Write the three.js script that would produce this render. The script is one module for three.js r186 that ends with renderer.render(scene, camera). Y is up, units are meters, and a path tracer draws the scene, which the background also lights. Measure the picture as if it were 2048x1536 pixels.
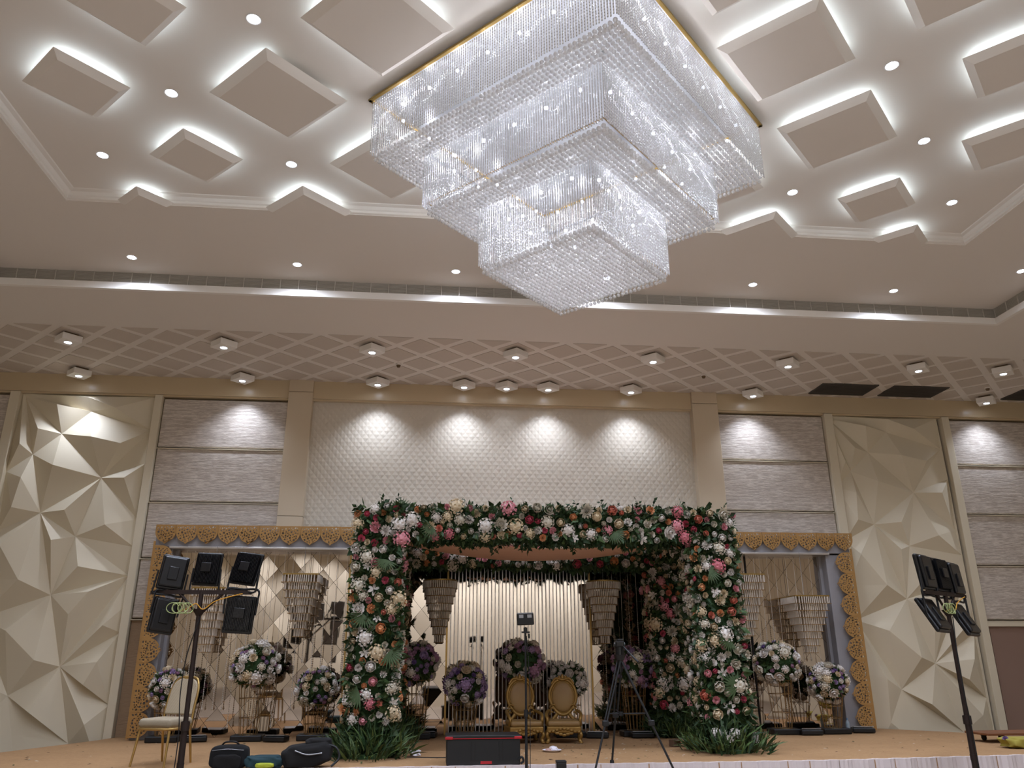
import * as THREE from 'three';
import { mergeGeometries, toCreasedNormals } from 'three/addons/utils/BufferGeometryUtils.js';
import { RoundedBoxGeometry } from 'three/addons/geometries/RoundedBoxGeometry.js';
import { RectAreaLightUniformsLib } from 'three/addons/lights/RectAreaLightUniformsLib.js';

// ---------- camera, exposure, light levels ----------
// stage top is y = 0, the back wall lies at z = -14.1, the hall runs towards +z
const scene = new THREE.Scene();
scene.background = new THREE.Color(0x000000);
const renderer = new THREE.WebGLRenderer({ antialias: true });
renderer.toneMapping = THREE.LinearToneMapping;
renderer.toneMappingExposure = 1.3;
renderer.shadowMap.enabled = true;
RectAreaLightUniformsLib.init();
const camera = new THREE.PerspectiveCamera(2 * Math.atan(768 / 1574) * 180 / Math.PI, 2048 / 1536, 0.1, 100);
{
  const p = 0.33369, a = -0.10139, r = -0.00271, c = Math.cos, s = Math.sin;
  const m = new THREE.Matrix4().makeRotationZ(-r).multiply(new THREE.Matrix4().makeRotationX(-p)).multiply(new THREE.Matrix4().makeRotationY(-a));
  camera.position.set(0, 1.18, 0);
  camera.quaternion.setFromRotationMatrix(m.invert());
}
const LED = 0xdde8ff, STRIP = 0xd2eaff;                       // cool white of all fittings
const POWER = { down: 19, mid: 11, box: 5.6, wash: 8.4, cove: 10, crystal: 0.18, rear: 32, far: 55 };

// ---------- helpers ----------
let seed = 7;
const rnd = () => { seed = (seed + 0x6d2b79f5) | 0; let t = Math.imul(seed ^ (seed >>> 15), 1 | seed); t = (t + Math.imul(t ^ (t >>> 7), 61 | t)) ^ t; return ((t ^ (t >>> 14)) >>> 0) / 4294967296; };
const rr = (a, b) => a + (b - a) * rnd();
const pick = (a) => a[Math.floor(rnd() * a.length)];
const V = (x, y, z) => new THREE.Vector3(x, y, z);
const taken = new Map();
function numbered(name) { const n = taken.get(name) ?? 0; taken.set(name, n + 1); return n ? `${name}_${String(n).padStart(3, '0')}` : name; }
function mesh(name, geo, mat, parent, pos, rot) {
  const o = new THREE.Mesh(geo, mat); o.castShadow = o.receiveShadow = true;
  o.name = parent && parent !== scene ? name : numbered(name);
  if (pos) o.position.set(...pos);
  if (rot) o.rotation.set(...rot);
  (parent ?? scene).add(o); return o;
}
function thing(name, label, category, pos = [0, 0, 0], turn = 0, group) {
  const o = new THREE.Group(); o.name = numbered(name); o.position.set(...pos); o.rotation.y = turn;
  o.userData = { label, category }; if (group) o.userData.group = group; scene.add(o); return o;
}
function tag(o, label, category, group) { o.userData.label = label; o.userData.category = category; if (group) o.userData.group = group; return o; }
function struct(name, label, category) { const o = new THREE.Group(); o.name = name; o.userData = { kind: 'structure', label, category }; scene.add(o); return o; }
const flat = (g) => (g.index ? g.toNonIndexed() : g);
function merge(list) {
  list = list.map((g) => { g = flat(g); for (const k of Object.keys(g.attributes)) if (!['position', 'normal', 'uv'].includes(k)) g.deleteAttribute(k);
    if (!g.attributes.uv) g.setAttribute('uv', new THREE.Float32BufferAttribute(new Float32Array(g.attributes.position.count * 2), 2)); return g; });
  return mergeGeometries(list);
}
const box = (w, h, d, x = 0, y = 0, z = 0) => new THREE.BoxGeometry(w, h, d).translate(x, y, z);
const rbox = (w, h, d, r, x = 0, y = 0, z = 0, n = 2) => new RoundedBoxGeometry(w, h, d, n, r).translate(x, y, z);
const cyl = (r0, r1, h, n = 12, x = 0, y = 0, z = 0) => new THREE.CylinderGeometry(r0, r1, h, n).translate(x, y, z);
function bar(a, b, r0, r1 = r0, n = 8) {
  const d = b.clone().sub(a), g = new THREE.CylinderGeometry(r1, r0, d.length(), n);
  return g.applyQuaternion(new THREE.Quaternion().setFromUnitVectors(V(0, 1, 0), d.clone().normalize())).translate((a.x + b.x) / 2, (a.y + b.y) / 2, (a.z + b.z) / 2);
}
function tube(pts, r, n = 40, k = 6, closed = false) { return new THREE.TubeGeometry(new THREE.CatmullRomCurve3(pts.map((p) => (p.isVector3 ? p : V(...p))), closed), n, r, k, closed); }
function planar(g, s = 1, ox = 0, oy = 0) {       // uv in metres by the way each face points
  g = flat(g); const p = g.attributes.position, uv = new Float32Array(p.count * 2), a = V(), b = V(), c = V();
  for (let i = 0; i < p.count; i += 3) {
    a.fromBufferAttribute(p, i); b.fromBufferAttribute(p, i + 1).sub(a); c.fromBufferAttribute(p, i + 2).sub(a); b.cross(c);
    const ax = Math.abs(b.x), ay = Math.abs(b.y), az = Math.abs(b.z);
    for (let k = 0; k < 3; k++) {
      const x = p.getX(i + k), y = p.getY(i + k), z = p.getZ(i + k);
      const [u, v] = az >= ax && az >= ay ? [x, y] : ay >= ax ? [x, z] : [z, y];
      uv[(i + k) * 2] = u * s + ox; uv[(i + k) * 2 + 1] = v * s + oy;
    }
  }
  g.setAttribute('uv', new THREE.BufferAttribute(uv, 2)); return g;
}
function prism(poly, depth) {                     // flat polygon in x,y with thickness towards +z
  const sh = new THREE.Shape(poly.map(([x, y]) => new THREE.Vector2(x, y)));
  return new THREE.ExtrudeGeometry(sh, { depth, bevelEnabled: false });
}
function fromTriangles(list) {
  const g = new THREE.BufferGeometry(); g.setAttribute('position', new THREE.Float32BufferAttribute(list.flat(2), 3)); g.computeVertexNormals();
  g.setAttribute('uv', new THREE.Float32BufferAttribute(new Float32Array(list.length * 6), 2)); return g;
}
// ---------- textures ----------
const hash = (x, y, s) => { let h = Math.imul(x, 374761393) + Math.imul(y, 668265263) + Math.imul(s, 1274126177); h = Math.imul(h ^ (h >>> 13), 1274126177); return ((h ^ (h >>> 16)) >>> 0) / 4294967296; };
function vnoise(x, y, px, py, s) {                // value noise that repeats after px, py cells
  const ix = Math.floor(x), iy = Math.floor(y), fx = x - ix, fy = y - iy, u = fx * fx * (3 - 2 * fx), v = fy * fy * (3 - 2 * fy);
  const w = (a, n) => ((a % n) + n) % n, h = (i, j) => hash(w(ix + i, px), w(iy + j, py), s);
  return (h(0, 0) * (1 - u) + h(1, 0) * u) * (1 - v) + (h(0, 1) * (1 - u) + h(1, 1) * u) * v;
}
function texture(n, f, srgb = true) {
  const d = new Uint8Array(n * n * 4);
  for (let y = 0; y < n; y++) for (let x = 0; x < n; x++) { const c = f(x / n, y / n); for (let k = 0; k < 3; k++) d[(y * n + x) * 4 + k] = Math.max(0, Math.min(255, 255 * (Array.isArray(c) ? c[k] : c))); d[(y * n + x) * 4 + 3] = 255; }
  const t = new THREE.DataTexture(d, n, n); t.wrapS = t.wrapT = THREE.RepeatWrapping; t.magFilter = THREE.LinearFilter; t.minFilter = THREE.LinearMipmapLinearFilter;
  if (srgb) t.colorSpace = THREE.SRGBColorSpace; t.needsUpdate = true; return t;
}
const mix = (a, b, t) => a.map((x, i) => x + (b[i] - x) * t);
const streak = (u, v) => 0.5 * vnoise(u * 10, v * 90, 10, 90, 1) + 0.32 * vnoise(u * 26, v * 150, 26, 150, 2) + 0.18 * vnoise(u * 60, v * 240, 60, 240, 3);
const clip01 = (x) => Math.max(0, Math.min(1, x));
const T = {};
T.fabric = texture(512, (u, v) => mix([0.69, 0.64, 0.59], [0.84, 0.80, 0.75], clip01((streak(u, v) - 0.3) * 2.2)));
T.fabricBump = texture(512, (u, v) => streak(u, v), false);
T.carpet = texture(512, (u, v) => mix([0.58, 0.44, 0.29], [0.69, 0.54, 0.37], 0.45 * vnoise(u * 220, v * 220, 220, 220, 4) + 0.3 * vnoise(u * 40, v * 40, 40, 40, 5) + 0.25 * vnoise(u * 6, v * 6, 6, 6, 6)));
T.grain = texture(256, (u, v) => 0.6 * vnoise(u * 128, v * 128, 128, 128, 7) + 0.4 * vnoise(u * 30, v * 30, 30, 30, 8), false);
{ // embossed lozenges: every cell a raised rhombus inside a groove
  const cell = (u, v) => Math.abs(((u % 1) + 1) % 1 - 0.5) + Math.abs(((v % 1) + 1) % 1 - 0.5);
  T.lozenge = texture(256, (u, v) => { const a = cell(u, v), b = cell(u + 0.5, v + 0.5), d = Math.min(a, b) * 2; const e = d < 0.5 ? 1 - d * 0.7 : 0; return clip01(d > 0.9 ? 0 : d > 0.74 ? 0.35 : 0.5 + e * 0.5); }, false);
}
T.weave = texture(256, (u, v) => 0.5 + 0.5 * Math.sin(u * Math.PI * 2 * 40) * Math.sin(v * Math.PI * 2 * 40), false);
T.wood = texture(256, (u, v) => mix([0.36, 0.21, 0.12], [0.55, 0.35, 0.20], 0.6 * vnoise(u * 4, v * 60, 4, 60, 11) + 0.4 * vnoise(u * 10, v * 120, 10, 120, 12)));

// ---------- materials ----------
const std = (color, roughness = 0.8, more = {}) => new THREE.MeshStandardMaterial({ color, roughness, ...more });
const phys = (color, roughness = 0.5, more = {}) => new THREE.MeshPhysicalMaterial({ color, roughness, ...more });
const M = {
  ceiling: std(0xded5ca, 0.85), tile: std(0xc6b9ab, 0.95, { bumpMap: T.grain, bumpScale: 0.001 }), white: std(0xe9e3da, 0.55), cream: std(0xd6cab0, 0.62),
  beam: phys(0xc6b290, 0.42, { clearcoat: 0.5, clearcoatRoughness: 0.25 }), pilaster: phys(0xcab89c, 0.5), relief: phys(0xd4c9b6, 0.45, { bumpMap: T.lozenge, bumpScale: 0.022 }),
  fabric: phys(0xffffff, 0.42, { map: T.fabric, bumpMap: T.fabricBump, bumpScale: 0.004, metalness: 0.05 }), wainscot: std(0x9a8064, 0.7, { bumpMap: T.fabricBump, bumpScale: 0.004 }),
  gap: std(0x6a553c, 0.7), vent: std(0xc9c2b6, 0.4, { metalness: 0.3 }), ventBack: std(0x8a8276, 0.8), floor: std(0x887a6a, 0.8), hall: std(0xd8cdb8, 0.8), carpet: std(0xffffff, 0.95, { map: T.carpet, bumpMap: T.grain, bumpScale: 0.004 }),
  skirt: std(0xd6c9c6, 0.6), stageSide: std(0x6b4d33, 0.8), glow: std(0xffffff, 0.5, { emissive: LED, emissiveIntensity: 14 }), strip: std(0xffffff, 0.5, { emissive: STRIP, emissiveIntensity: 4 }), rim: std(0xe6e2dc, 0.4),
  grille: std(0x4b453e, 0.6), black: std(0x0c0c0d, 0.5), blackGloss: phys(0x08080a, 0.3), dark: std(0x15120f, 0.7), pipe: std(0x2a1d17, 0.55, { metalness: 0.4 }), red: std(0xa8121c, 0.5),
  gold: std(0x9c8048, 0.4, { metalness: 0.7 }), goldPaint: std(0xae8650, 0.42, { metalness: 0.3 }), brass: std(0xb8985c, 0.32, { metalness: 0.8 }), bronze: std(0x9a7c50, 0.35, { metalness: 0.75 }), goldCloth: phys(0x8f7042, 0.5, { sheen: 0.4 }),
  throne: std(0x947238, 0.42, { metalness: 0.45 }), lavender: phys(0x939194, 0.6, { sheen: 0.4 }), mirror: std(0xc9bdb0, 0.03, { metalness: 1 }), silver: std(0xc8c4c0, 0.3, { metalness: 0.7 }), steel: std(0x9a9a9c, 0.35, { metalness: 0.8 }),
  peach: phys(0xe2b498, 0.75, { sheen: 0.5, side: THREE.DoubleSide }), foam: std(0x34502c, 0.95), fern: std(0x4c5f2e, 0.65, { side: THREE.DoubleSide }), leaf: std(0x364a20, 0.65, { side: THREE.DoubleSide }), leafDark: std(0x27401e, 0.6, { side: THREE.DoubleSide }), stem: std(0x33451f, 0.8),
  strand: phys(0xeaeaea, 0.16, { transmission: 1, thickness: 0, ior: 1.7, metalness: 0.62 }), bag: std(0x08080a, 0.95), bagSoft: std(0x100e0d, 0.95), crystal: phys(0xf4f4f4, 0.1, { transmission: 0.85, thickness: 0, ior: 1.7, metalness: 0.45 }), pendant: phys(0xf8efe2, 0.12, { transmission: 0.4, thickness: 0, ior: 1.6 }), chair: phys(0xa99a80, 0.7, { bumpMap: T.weave, bumpScale: 0.002 }),
  wood: std(0xffffff, 0.6, { map: T.wood }), brown: std(0x6a5140, 0.75), door: std(0x8d7263, 0.7), plastic: phys(0xcfe0ea, 0.1, { transmission: 0.6, thickness: 0 }), plate: std(0xe6e1e6, 0.5), teal: std(0x12333a, 0.8), lime: std(0xa6ad2a, 0.7), greenCloth: std(0x9c8f3c, 0.9), cable: std(0x9aa36a, 0.6), yellow: std(0xc58b1c, 0.6), paper: std(0xb59a78, 0.8),
};
// ---------- room shell ----------
const XL = -9.95, XR = 12.45, ZB = -14.1, ZF = 14, FLOOR = -0.5, SOFFIT = 5.975, MID = 6.2, TOP = 6.31, CX = 1.21;
const RING = { x0: -5.95, x1: 8.45, z0: -10.22, z1: 10 }, TRAY = { x0: -4.34, x1: 6.76, z0: -8.41, z1: 8.2 };
const floor = struct('floor', 'hall floor in front of the stage', 'floor');
mesh('slab', box(XR - XL + 0.6, 0.2, ZF - ZB + 0.6, (XL + XR) / 2, FLOOR - 0.1, (ZF + ZB) / 2), M.floor, floor);
for (const [n, x] of [['wall_left', XL - 0.1], ['wall_right', XR + 0.1]]) { const w = struct(n, n === 'wall_left' ? 'plain cream side wall of the hall on the left' : 'plain cream side wall of the hall on the right', 'wall'); mesh('panel', box(0.2, 6.8, ZF - ZB + 0.4, x, FLOOR + 3.4, (ZF + ZB) / 2), M.hall, w); }
{ const w = struct('wall_rear', 'plain cream wall at the far end of the hall behind the camera', 'wall'); mesh('panel', box(XR - XL + 0.4, 6.8, 0.2, (XL + XR) / 2, FLOOR + 3.4, ZF + 0.1), M.hall, w); }

// ceiling: patterned soffit round the hall, a lower flat ring, and the upper tray
const ceiling = struct('ceiling', 'stepped white hall ceiling with a patterned soffit and a raised tray', 'ceiling');
function ringBoxes(o, i, y0, y1) {            // four slabs that fill rectangle o without rectangle i
  const h = y1 - y0, y = (y0 + y1) / 2, b = (x0, x1, z0, z1) => box(x1 - x0, h, z1 - z0, (x0 + x1) / 2, y, (z0 + z1) / 2);
  return merge([b(o.x0, o.x1, o.z0, i.z0), b(o.x0, o.x1, i.z1, o.z1), b(o.x0, i.x0, i.z0, i.z1), b(i.x1, o.x1, i.z0, i.z1)]);
}
const OUT = { x0: XL, x1: XR, z0: ZB - 0.02, z1: ZF };
mesh('soffit', ringBoxes(OUT, { x0: RING.x0 - 0.05, x1: RING.x1 + 0.05, z0: RING.z0 - 0.05, z1: RING.z1 + 0.05 }, SOFFIT, SOFFIT + 0.055), M.ceiling, ceiling);
const RIN = { x0: RING.x0 - 0.12, x1: RING.x1 + 0.12, z0: RING.z0 - 0.12, z1: RING.z1 + 0.12 };
mesh('duct_back', ringBoxes({ x0: RIN.x0 - 0.05, x1: RIN.x1 + 0.05, z0: RIN.z0 - 0.05, z1: RIN.z1 + 0.05 }, { x0: RING.x0 - 0.06, x1: RING.x1 + 0.06, z0: RING.z0 - 0.06, z1: RING.z1 + 0.06 }, SOFFIT + 0.055, MID + 0.05), M.ventBack, ceiling);
mesh('lower_ceiling', ringBoxes(RIN, TRAY, MID, MID + 0.06), M.ceiling, ceiling);
mesh('upper_ceiling', box(TRAY.x1 - TRAY.x0 + 0.6, 0.08, TRAY.z1 - TRAY.z0 + 0.6, (TRAY.x0 + TRAY.x1) / 2, TOP + 0.04, (TRAY.z0 + TRAY.z1) / 2), M.ceiling, ceiling);
mesh('roof_slab', box(XR - XL + 0.4, 0.15, ZF - ZB + 0.4, (XL + XR) / 2, TOP + 0.2, (ZF + ZB) / 2), M.ceiling, ceiling);
{ // crown moulding inside the tray: upright band and a sloped cove above it
  const pr = [[-0.006, MID + 0.004], [0.02, MID + 0.02], [0.02, MID + 0.05], [0.035, MID + 0.06], [0.06, MID + 0.09], [0.1, TOP - 0.008], [0.11, TOP], [-0.006, TOP]];
  const side = (len) => prism(pr, len).translate(0, 0, -len / 2);
  const lx = TRAY.x1 - TRAY.x0, lz = TRAY.z1 - TRAY.z0, mx = (TRAY.x0 + TRAY.x1) / 2, mz = (TRAY.z0 + TRAY.z1) / 2;
  for (const [len, turn, x, z] of [[lz, 0, TRAY.x0, mz], [lz, Math.PI, TRAY.x1, mz], [lx, -Math.PI / 2, mx, TRAY.z0], [lx, Math.PI / 2, mx, TRAY.z1]]) mesh('crown_moulding', side(len), M.ceiling, ceiling, [x, 0, z], [0, turn, 0]);
}
{ // lozenge tiles of the soffit above the stage
  const h = 0.312, lim = [-14.02, -11.66];
  const clipZ = (poly, z, keepAbove) => { const out = []; poly.forEach((p, i) => { const q = poly[(i + 1) % poly.length], a = keepAbove ? p[1] >= z : p[1] <= z, b = keepAbove ? q[1] >= z : q[1] <= z; if (a) out.push(p); if (a !== b) { const t = (z - p[1]) / (q[1] - p[1]); out.push([p[0] + (q[0] - p[0]) * t, z]); } }); return out; };
  const cache = new Map();
  for (let k = -1; k <= 5; k++) for (let j = -13; j <= 14; j++) {
    const z = -12.03 - 0.403 * k, x = 1.29 + 0.78 * j + (k & 1 ? 0.39 : 0);
    if (x < XL + 0.4 || x > XR - 0.4) continue;
    if (!cache.has(k)) { let p = [[-h, 0], [0, -h], [h, 0], [0, h]]; p = clipZ(clipZ(p, lim[0] - z, true), lim[1] - z, false); cache.set(k, p.length > 2 ? prism(p, 0.012).rotateX(Math.PI / 2).translate(0, 0, 0) : null); }
    if (cache.get(k)) mesh('tile', cache.get(k), M.tile, ceiling, [x, SOFFIT + 0.004, z]);
  }
}
{ // linear air grille between the soffit and the lower ceiling
  const w = 0.25, y0 = SOFFIT + 0.07, hh = MID - y0, parts = [box(0.008, hh, 0.03, -w / 2 + 0.004, hh / 2, -0.02)];
  for (let i = 0; i < 8; i++) parts.push(new THREE.BoxGeometry(w, 0.005, 0.022).rotateX(-0.5).translate(0, 0.012 + i * hh / 8, -0.022));
  const g = merge(parts);
  const n = Math.floor((RING.x1 - RING.x0) / w);
  for (let i = 0; i <= n; i++) mesh('vent_panel', g, M.vent, ceiling, [RING.x0 + (i + 0.5) * w - 0.02, y0, RING.z0]);
  for (let i = 0; i < 14; i++) { mesh('vent_panel', g, M.vent, ceiling, [RING.x1, y0, RING.z0 + (i + 0.5) * w], [0, -Math.PI / 2, 0]); mesh('vent_panel', g, M.vent, ceiling, [RING.x0, y0, RING.z0 + (i + 0.5) * w], [0, Math.PI / 2, 0]); }
  const lip = ringBoxes({ x0: RING.x0 - 0.06, x1: RING.x1 + 0.06, z0: RING.z0 - 0.06, z1: RING.z1 + 0.06 }, RING, SOFFIT - 0.03, y0);
  mesh('grille_lip', lip, M.white, ceiling);
}

// back wall
const back = struct('wall_back', 'cream stage wall with faceted panels, pilasters and padded fabric', 'wall');
mesh('base', box(XR - XL, 6.8, 0.2, (XL + XR) / 2, FLOOR + 3.4, ZB - 0.1), M.gap, back);
mesh('top_beam', merge([box(XR - XL, SOFFIT - 5.64, 0.16, (XL + XR) / 2, (SOFFIT + 5.64) / 2, ZB + 0.08), box(XR - XL, 0.03, 0.12, (XL + XR) / 2, 5.625, ZB + 0.06)]), M.beam, back);
for (const [a, b] of [[-2.66, -2.23], [4.86, 5.36]]) for (const [y0, y1] of [[FLOOR, 3.48], [3.487, 5.74], [5.747, SOFFIT]]) mesh('pilaster_block', rbox(b - a, y1 - y0, 0.22, 0.006, (a + b) / 2, (y0 + y1) / 2, ZB + 0.11), M.pilaster, back);
mesh('relief_panel', planar(box(4.86 + 2.23, 5.62 - FLOOR, 0.04, 1.315, (5.62 + FLOOR) / 2, ZB + 0.02), 1).applyMatrix4(new THREE.Matrix4()), M.relief, back);
{ const uv = back.children.at(-1).geometry.attributes.uv; for (let i = 0; i < uv.count; i++) uv.setXY(i, uv.getX(i) / 0.125, uv.getY(i) / 0.15); }
for (const [a, b] of [[-7.45, -7.29], [-5.0, -4.87], [7.5, 7.67], [9.92, 10.07]]) mesh('upright_trim', rbox(b - a, 5.63 - FLOOR, 0.16, 0.01, (a + b) / 2, (5.63 + FLOOR) / 2, ZB + 0.08), M.cream, back);
{
  const ys = [5.6, 4.68, 3.72, 2.765, 1.785];
  for (const [a, b] of [[-9.9, -7.45], [-4.87, -2.66], [5.36, 7.5], [10.07, 12.4]]) {
    for (let i = 0; i < 4; i++) mesh('fabric_panel', planar(rbox(b - a - 0.02, ys[i] - ys[i + 1] - 0.03, 0.08, 0.025, (a + b) / 2, (ys[i] + ys[i + 1]) / 2, ZB + 0.04, 3), 0.9, rnd(), rnd()), M.fabric, back);
    for (let i = 1; i < 5; i++) mesh('seam_trim', box(b - a, 0.012, 0.1, (a + b) / 2, ys[i] - 0.014, ZB + 0.05), M.cream, back);
    if (b < 9) mesh('lower_panel', planar(box(b - a - 0.02, 1.76 - FLOOR, 0.05, (a + b) / 2, (1.76 + FLOOR) / 2, ZB + 0.025), 1), M.wainscot, back);
  }
}
{ // faceted plaster panel: low star points joined by valleys, with raised points between them
  const low = [[-6.09, 5.32], [-6.52, 4.9], [-6.93, 4.52], [-5.73, 4.13], [-6.62, 3.51], [-5.99, 3.12], [-5.02, 3.42], [-6.21, 2.16], [-5.02, 2.48], [-7.24, 1.79], [-5.87, 1.05], [-6.58, 0.62], [-5.55, -0.08], [-5.02, 1.57], [-5.02, 0.47], [-7.24, 5.56], [-7.24, 3.2], [-5.02, 5.0]];
  const high = [[-6.6, 5.38], [-6.86, 4.95], [-7.1, 4.67], [-6.97, 4.08], [-5.95, 4.82], [-5.62, 5.35], [-6.5, 4.31], [-7.02, 3.57], [-6.17, 3.54], [-5.28, 4.1], [-5.45, 4.72], [-6.28, 3.03], [-7.07, 2.94], [-5.48, 3.3], [-6.12, 5.54], [-6.67, 2.39], [-5.79, 2.61], [-5.82, 1.85], [-6.73, 1.6], [-6.21, 1.15], [-5.26, 1.68], [-5.24, 1.12], [-5.4, 0.78], [-6.15, 0.38], [-6.92, 0.8], [-5.28, 0.2], [-6.95, 0.1], [-5.55, 2.2]];
  const pts = [...low.map((p, i) => [p[0], p[1], 0.02]), ...high.map((p, i) => [p[0], p[1], 0.17 + 0.06 * hash(i, 3, 9)]), [-7.29, FLOOR, 0.03], [-5, FLOOR, 0.05], [-6.2, FLOOR, 0.12], [-7.29, 5.62, 0.03], [-5, 5.62, 0.04], [-7.29, 2.4, 0.05], [-7.29, 0.9, 0.05], [-7.29, 4.2, 0.05], [-5, 2.95, 0.06], [-5, 1.98, 0.06], [-5, 4.4, 0.06]];
  let tris = [[pts.length, pts.length + 1, pts.length + 2]]; const P = [...pts, [-60, -40, 0], [60, -40, 0], [0, 80, 0]];
  const inCircle = ([a, b, c], p) => { const [ax, ay] = P[a], [bx, by] = P[b], [cx, cy] = P[c], d = 2 * (ax * (by - cy) + bx * (cy - ay) + cx * (ay - by)); const ux = ((ax * ax + ay * ay) * (by - cy) + (bx * bx + by * by) * (cy - ay) + (cx * cx + cy * cy) * (ay - by)) / d, uy = ((ax * ax + ay * ay) * (cx - bx) + (bx * bx + by * by) * (ax - cx) + (cx * cx + cy * cy) * (bx - ax)) / d; return (p[0] - ux) ** 2 + (p[1] - uy) ** 2 < (ax - ux) ** 2 + (ay - uy) ** 2; };
  pts.forEach((p, i) => {
    const bad = tris.filter((t) => inCircle(t, p)), edges = new Map();
    for (const t of bad) for (let k = 0; k < 3; k++) { const e = [t[k], t[(k + 1) % 3]], key = [...e].sort((a, b) => a - b).join(); edges.has(key) ? edges.set(key, null) : edges.set(key, e); }
    tris = tris.filter((t) => !bad.includes(t)); for (const e of edges.values()) if (e) tris.push([e[0], e[1], i]);
  });
  tris = tris.filter((t) => t.every((k) => k < pts.length));
  // force the valleys between neighbouring star points to be edges by swapping diagonals
  const at = (q) => pts.findIndex((p) => Math.hypot(p[0] - q[0], p[1] - q[1]) < 0.02), L = (i) => i, X = (o, a, b) => (P[a][0] - P[o][0]) * (P[b][1] - P[o][1]) - (P[a][1] - P[o][1]) * (P[b][0] - P[o][0]);
  const cross = (a, b, c, d) => ![a, b].includes(c) && ![a, b].includes(d) && X(a, b, c) * X(a, b, d) < 0 && X(c, d, a) * X(c, d, b) < 0;
  for (const [a, b] of [[0, 1], [1, 3], [1, 2], [2, 4], [3, 4], [3, 5], [5, 8], [4, 7], [5, 7], [7, 8], [7, 10], [10, 11], [10, 12], [11, 12], [3, 6], [3, 17], [0, 15], [1, 15], [2, 15], [4, 16], [7, 9], [11, 9], [8, 10], [10, 14], [10, 13], [4, 5], [0, 17]]) for (let turn = 0; turn < 30; turn++) {
    let hit = null;
    for (const t of tris) for (let k = 0; k < 3 && !hit; k++) { const c = t[k], d = t[(k + 1) % 3]; if (cross(a, b, c, d)) { const o = tris.find((q) => q !== t && q.includes(c) && q.includes(d)); if (o) { const e = t[(k + 2) % 3], f = o.find((q) => q !== c && q !== d); if (X(e, f, c) * X(e, f, d) < 0) hit = [t, o, c, d, e, f]; } } }
    if (!hit) break; const [t, o, c, d, e, f] = hit; tris = tris.filter((q) => q !== t && q !== o); tris.push([e, f, c], [e, f, d]);
  }
  const g = fromTriangles(tris.map((t) => { const [a, b, c] = t.map((k) => P[k]), ccw = (b[0] - a[0]) * (c[1] - a[1]) - (b[1] - a[1]) * (c[0] - a[0]) > 0; return ccw ? [a, b, c] : [a, c, b]; }));
  mesh('faceted_panel', g, M.cream, back, [0, 0, ZB + 0.01]); mesh('faceted_panel', g, M.cream, back, [14.88, 0, ZB + 0.01]);
}
{ const d = struct('door_1', 'plain brown door leaf below the padded fabric at the right edge', 'door'); mesh('leaf', rbox(2.2, 1.72 - FLOOR, 0.05, 0.005, 11.25, (1.68 + FLOOR) / 2, ZB + 0.03), M.door, d); mesh('lintel', box(2.33, 0.08, 0.1, 11.24, 1.72, ZB + 0.05), M.cream, d); mesh('door_frame', box(0.05, 2.1, 0.09, 11.1, 0.58, ZB + 0.07), M.white, d); }

// stage with pleated skirt
const stage = struct('stage', 'low stage covered with tan carpet and a pleated white skirt', 'stage');
{
  const poly = [[-7.4, -9.9], [-5.6, -12.07], [-4.95, -13.6], [-4.85, -14.06], [7.66, -14.06], [7.75, -14.0], [9.07, -12.72], [10.6, -10.6], [10.6, -10.35], [7.47, -10.12], [4.91, -9.9]];
  const g = prism(poly.map(([x, z]) => [x, z]), 0.5).rotateX(Math.PI / 2).translate(0, 0, 0);
  mesh('carpet_deck', planar(g, 0.7), M.carpet, stage);
  const front = [[-7.4, -9.9], [4.91, -9.9], [7.47, -10.12], [10.6, -10.35]], pos = [];
  for (let i = 0; i < 3; i++) {
    const [ax, az] = front[i], [bx, bz] = front[i + 1], L = Math.hypot(bx - ax, bz - az), n = Math.round(L / 0.03);
    for (let k = 0; k < n; k++) {
      const q = (t) => { const s = t / n, w = 0.02 + 0.018 * Math.sin(s * L / 0.28 * Math.PI * 2) + 0.007 * Math.sin(s * L / 0.07 * Math.PI * 2); return [ax + (bx - ax) * s + w * -(bz - az) / L, az + (bz - az) * s + w * (bx - ax) / L]; };
      const [x0, z0] = q(k), [x1, z1] = q(k + 1), y0 = 0.008, y1 = FLOOR + 0.01;
      pos.push([[x0, y1, z0], [x1, y1, z1], [x1, y0, z1]], [[x0, y1, z0], [x1, y0, z1], [x0, y0, z0]], [[x0, y0, z0], [x1, y0, z1], [x1, y0, z1 - 0.05]], [[x0, y0, z0], [x1, y0, z1 - 0.05], [x0, y0, z0 - 0.05]]);
    }
  }
  mesh('skirt', fromTriangles(pos), M.skirt, stage);
}
// ---------- fittings in the ceiling ----------
const UPG = 'downlights between the floating ceiling panels', MIDG = 'downlights in the lower ceiling ring';
function spot(parent, x, y, z, power, angle, penumbra, size = 2.5) {
  const s = new THREE.SpotLight(LED, power, 0, angle, penumbra, 2); s.position.set(x, y, z); s.target.position.set(x, y - 1, z); s.castShadow = true; s.shadow.radius = size;
  s.shadow.mapSize.set(512, 512); parent.add(s); parent.add(s.target);
}
const discGeo = new THREE.CylinderGeometry(0.05, 0.05, 0.004, 24), rimGeo = new THREE.LatheGeometry([[0.05, 0.004], [0.062, -0.006], [0.07, 0]].map(([a, b]) => new THREE.Vector2(a, b)), 28);
function downlight(x, y, z, power, label, group, angle = group === MIDG ? 1.45 : 1.2) {
  const t = thing('downlight', label, 'downlight', [x, y, z], 0, group);
  mesh('rim', rimGeo, M.rim, t); mesh('lamp_lens', discGeo, M.glow, t, [0, -0.002, 0]);
  spot(t, 0, -0.02, 0, power, angle, 0.9); return t;
}
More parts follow.
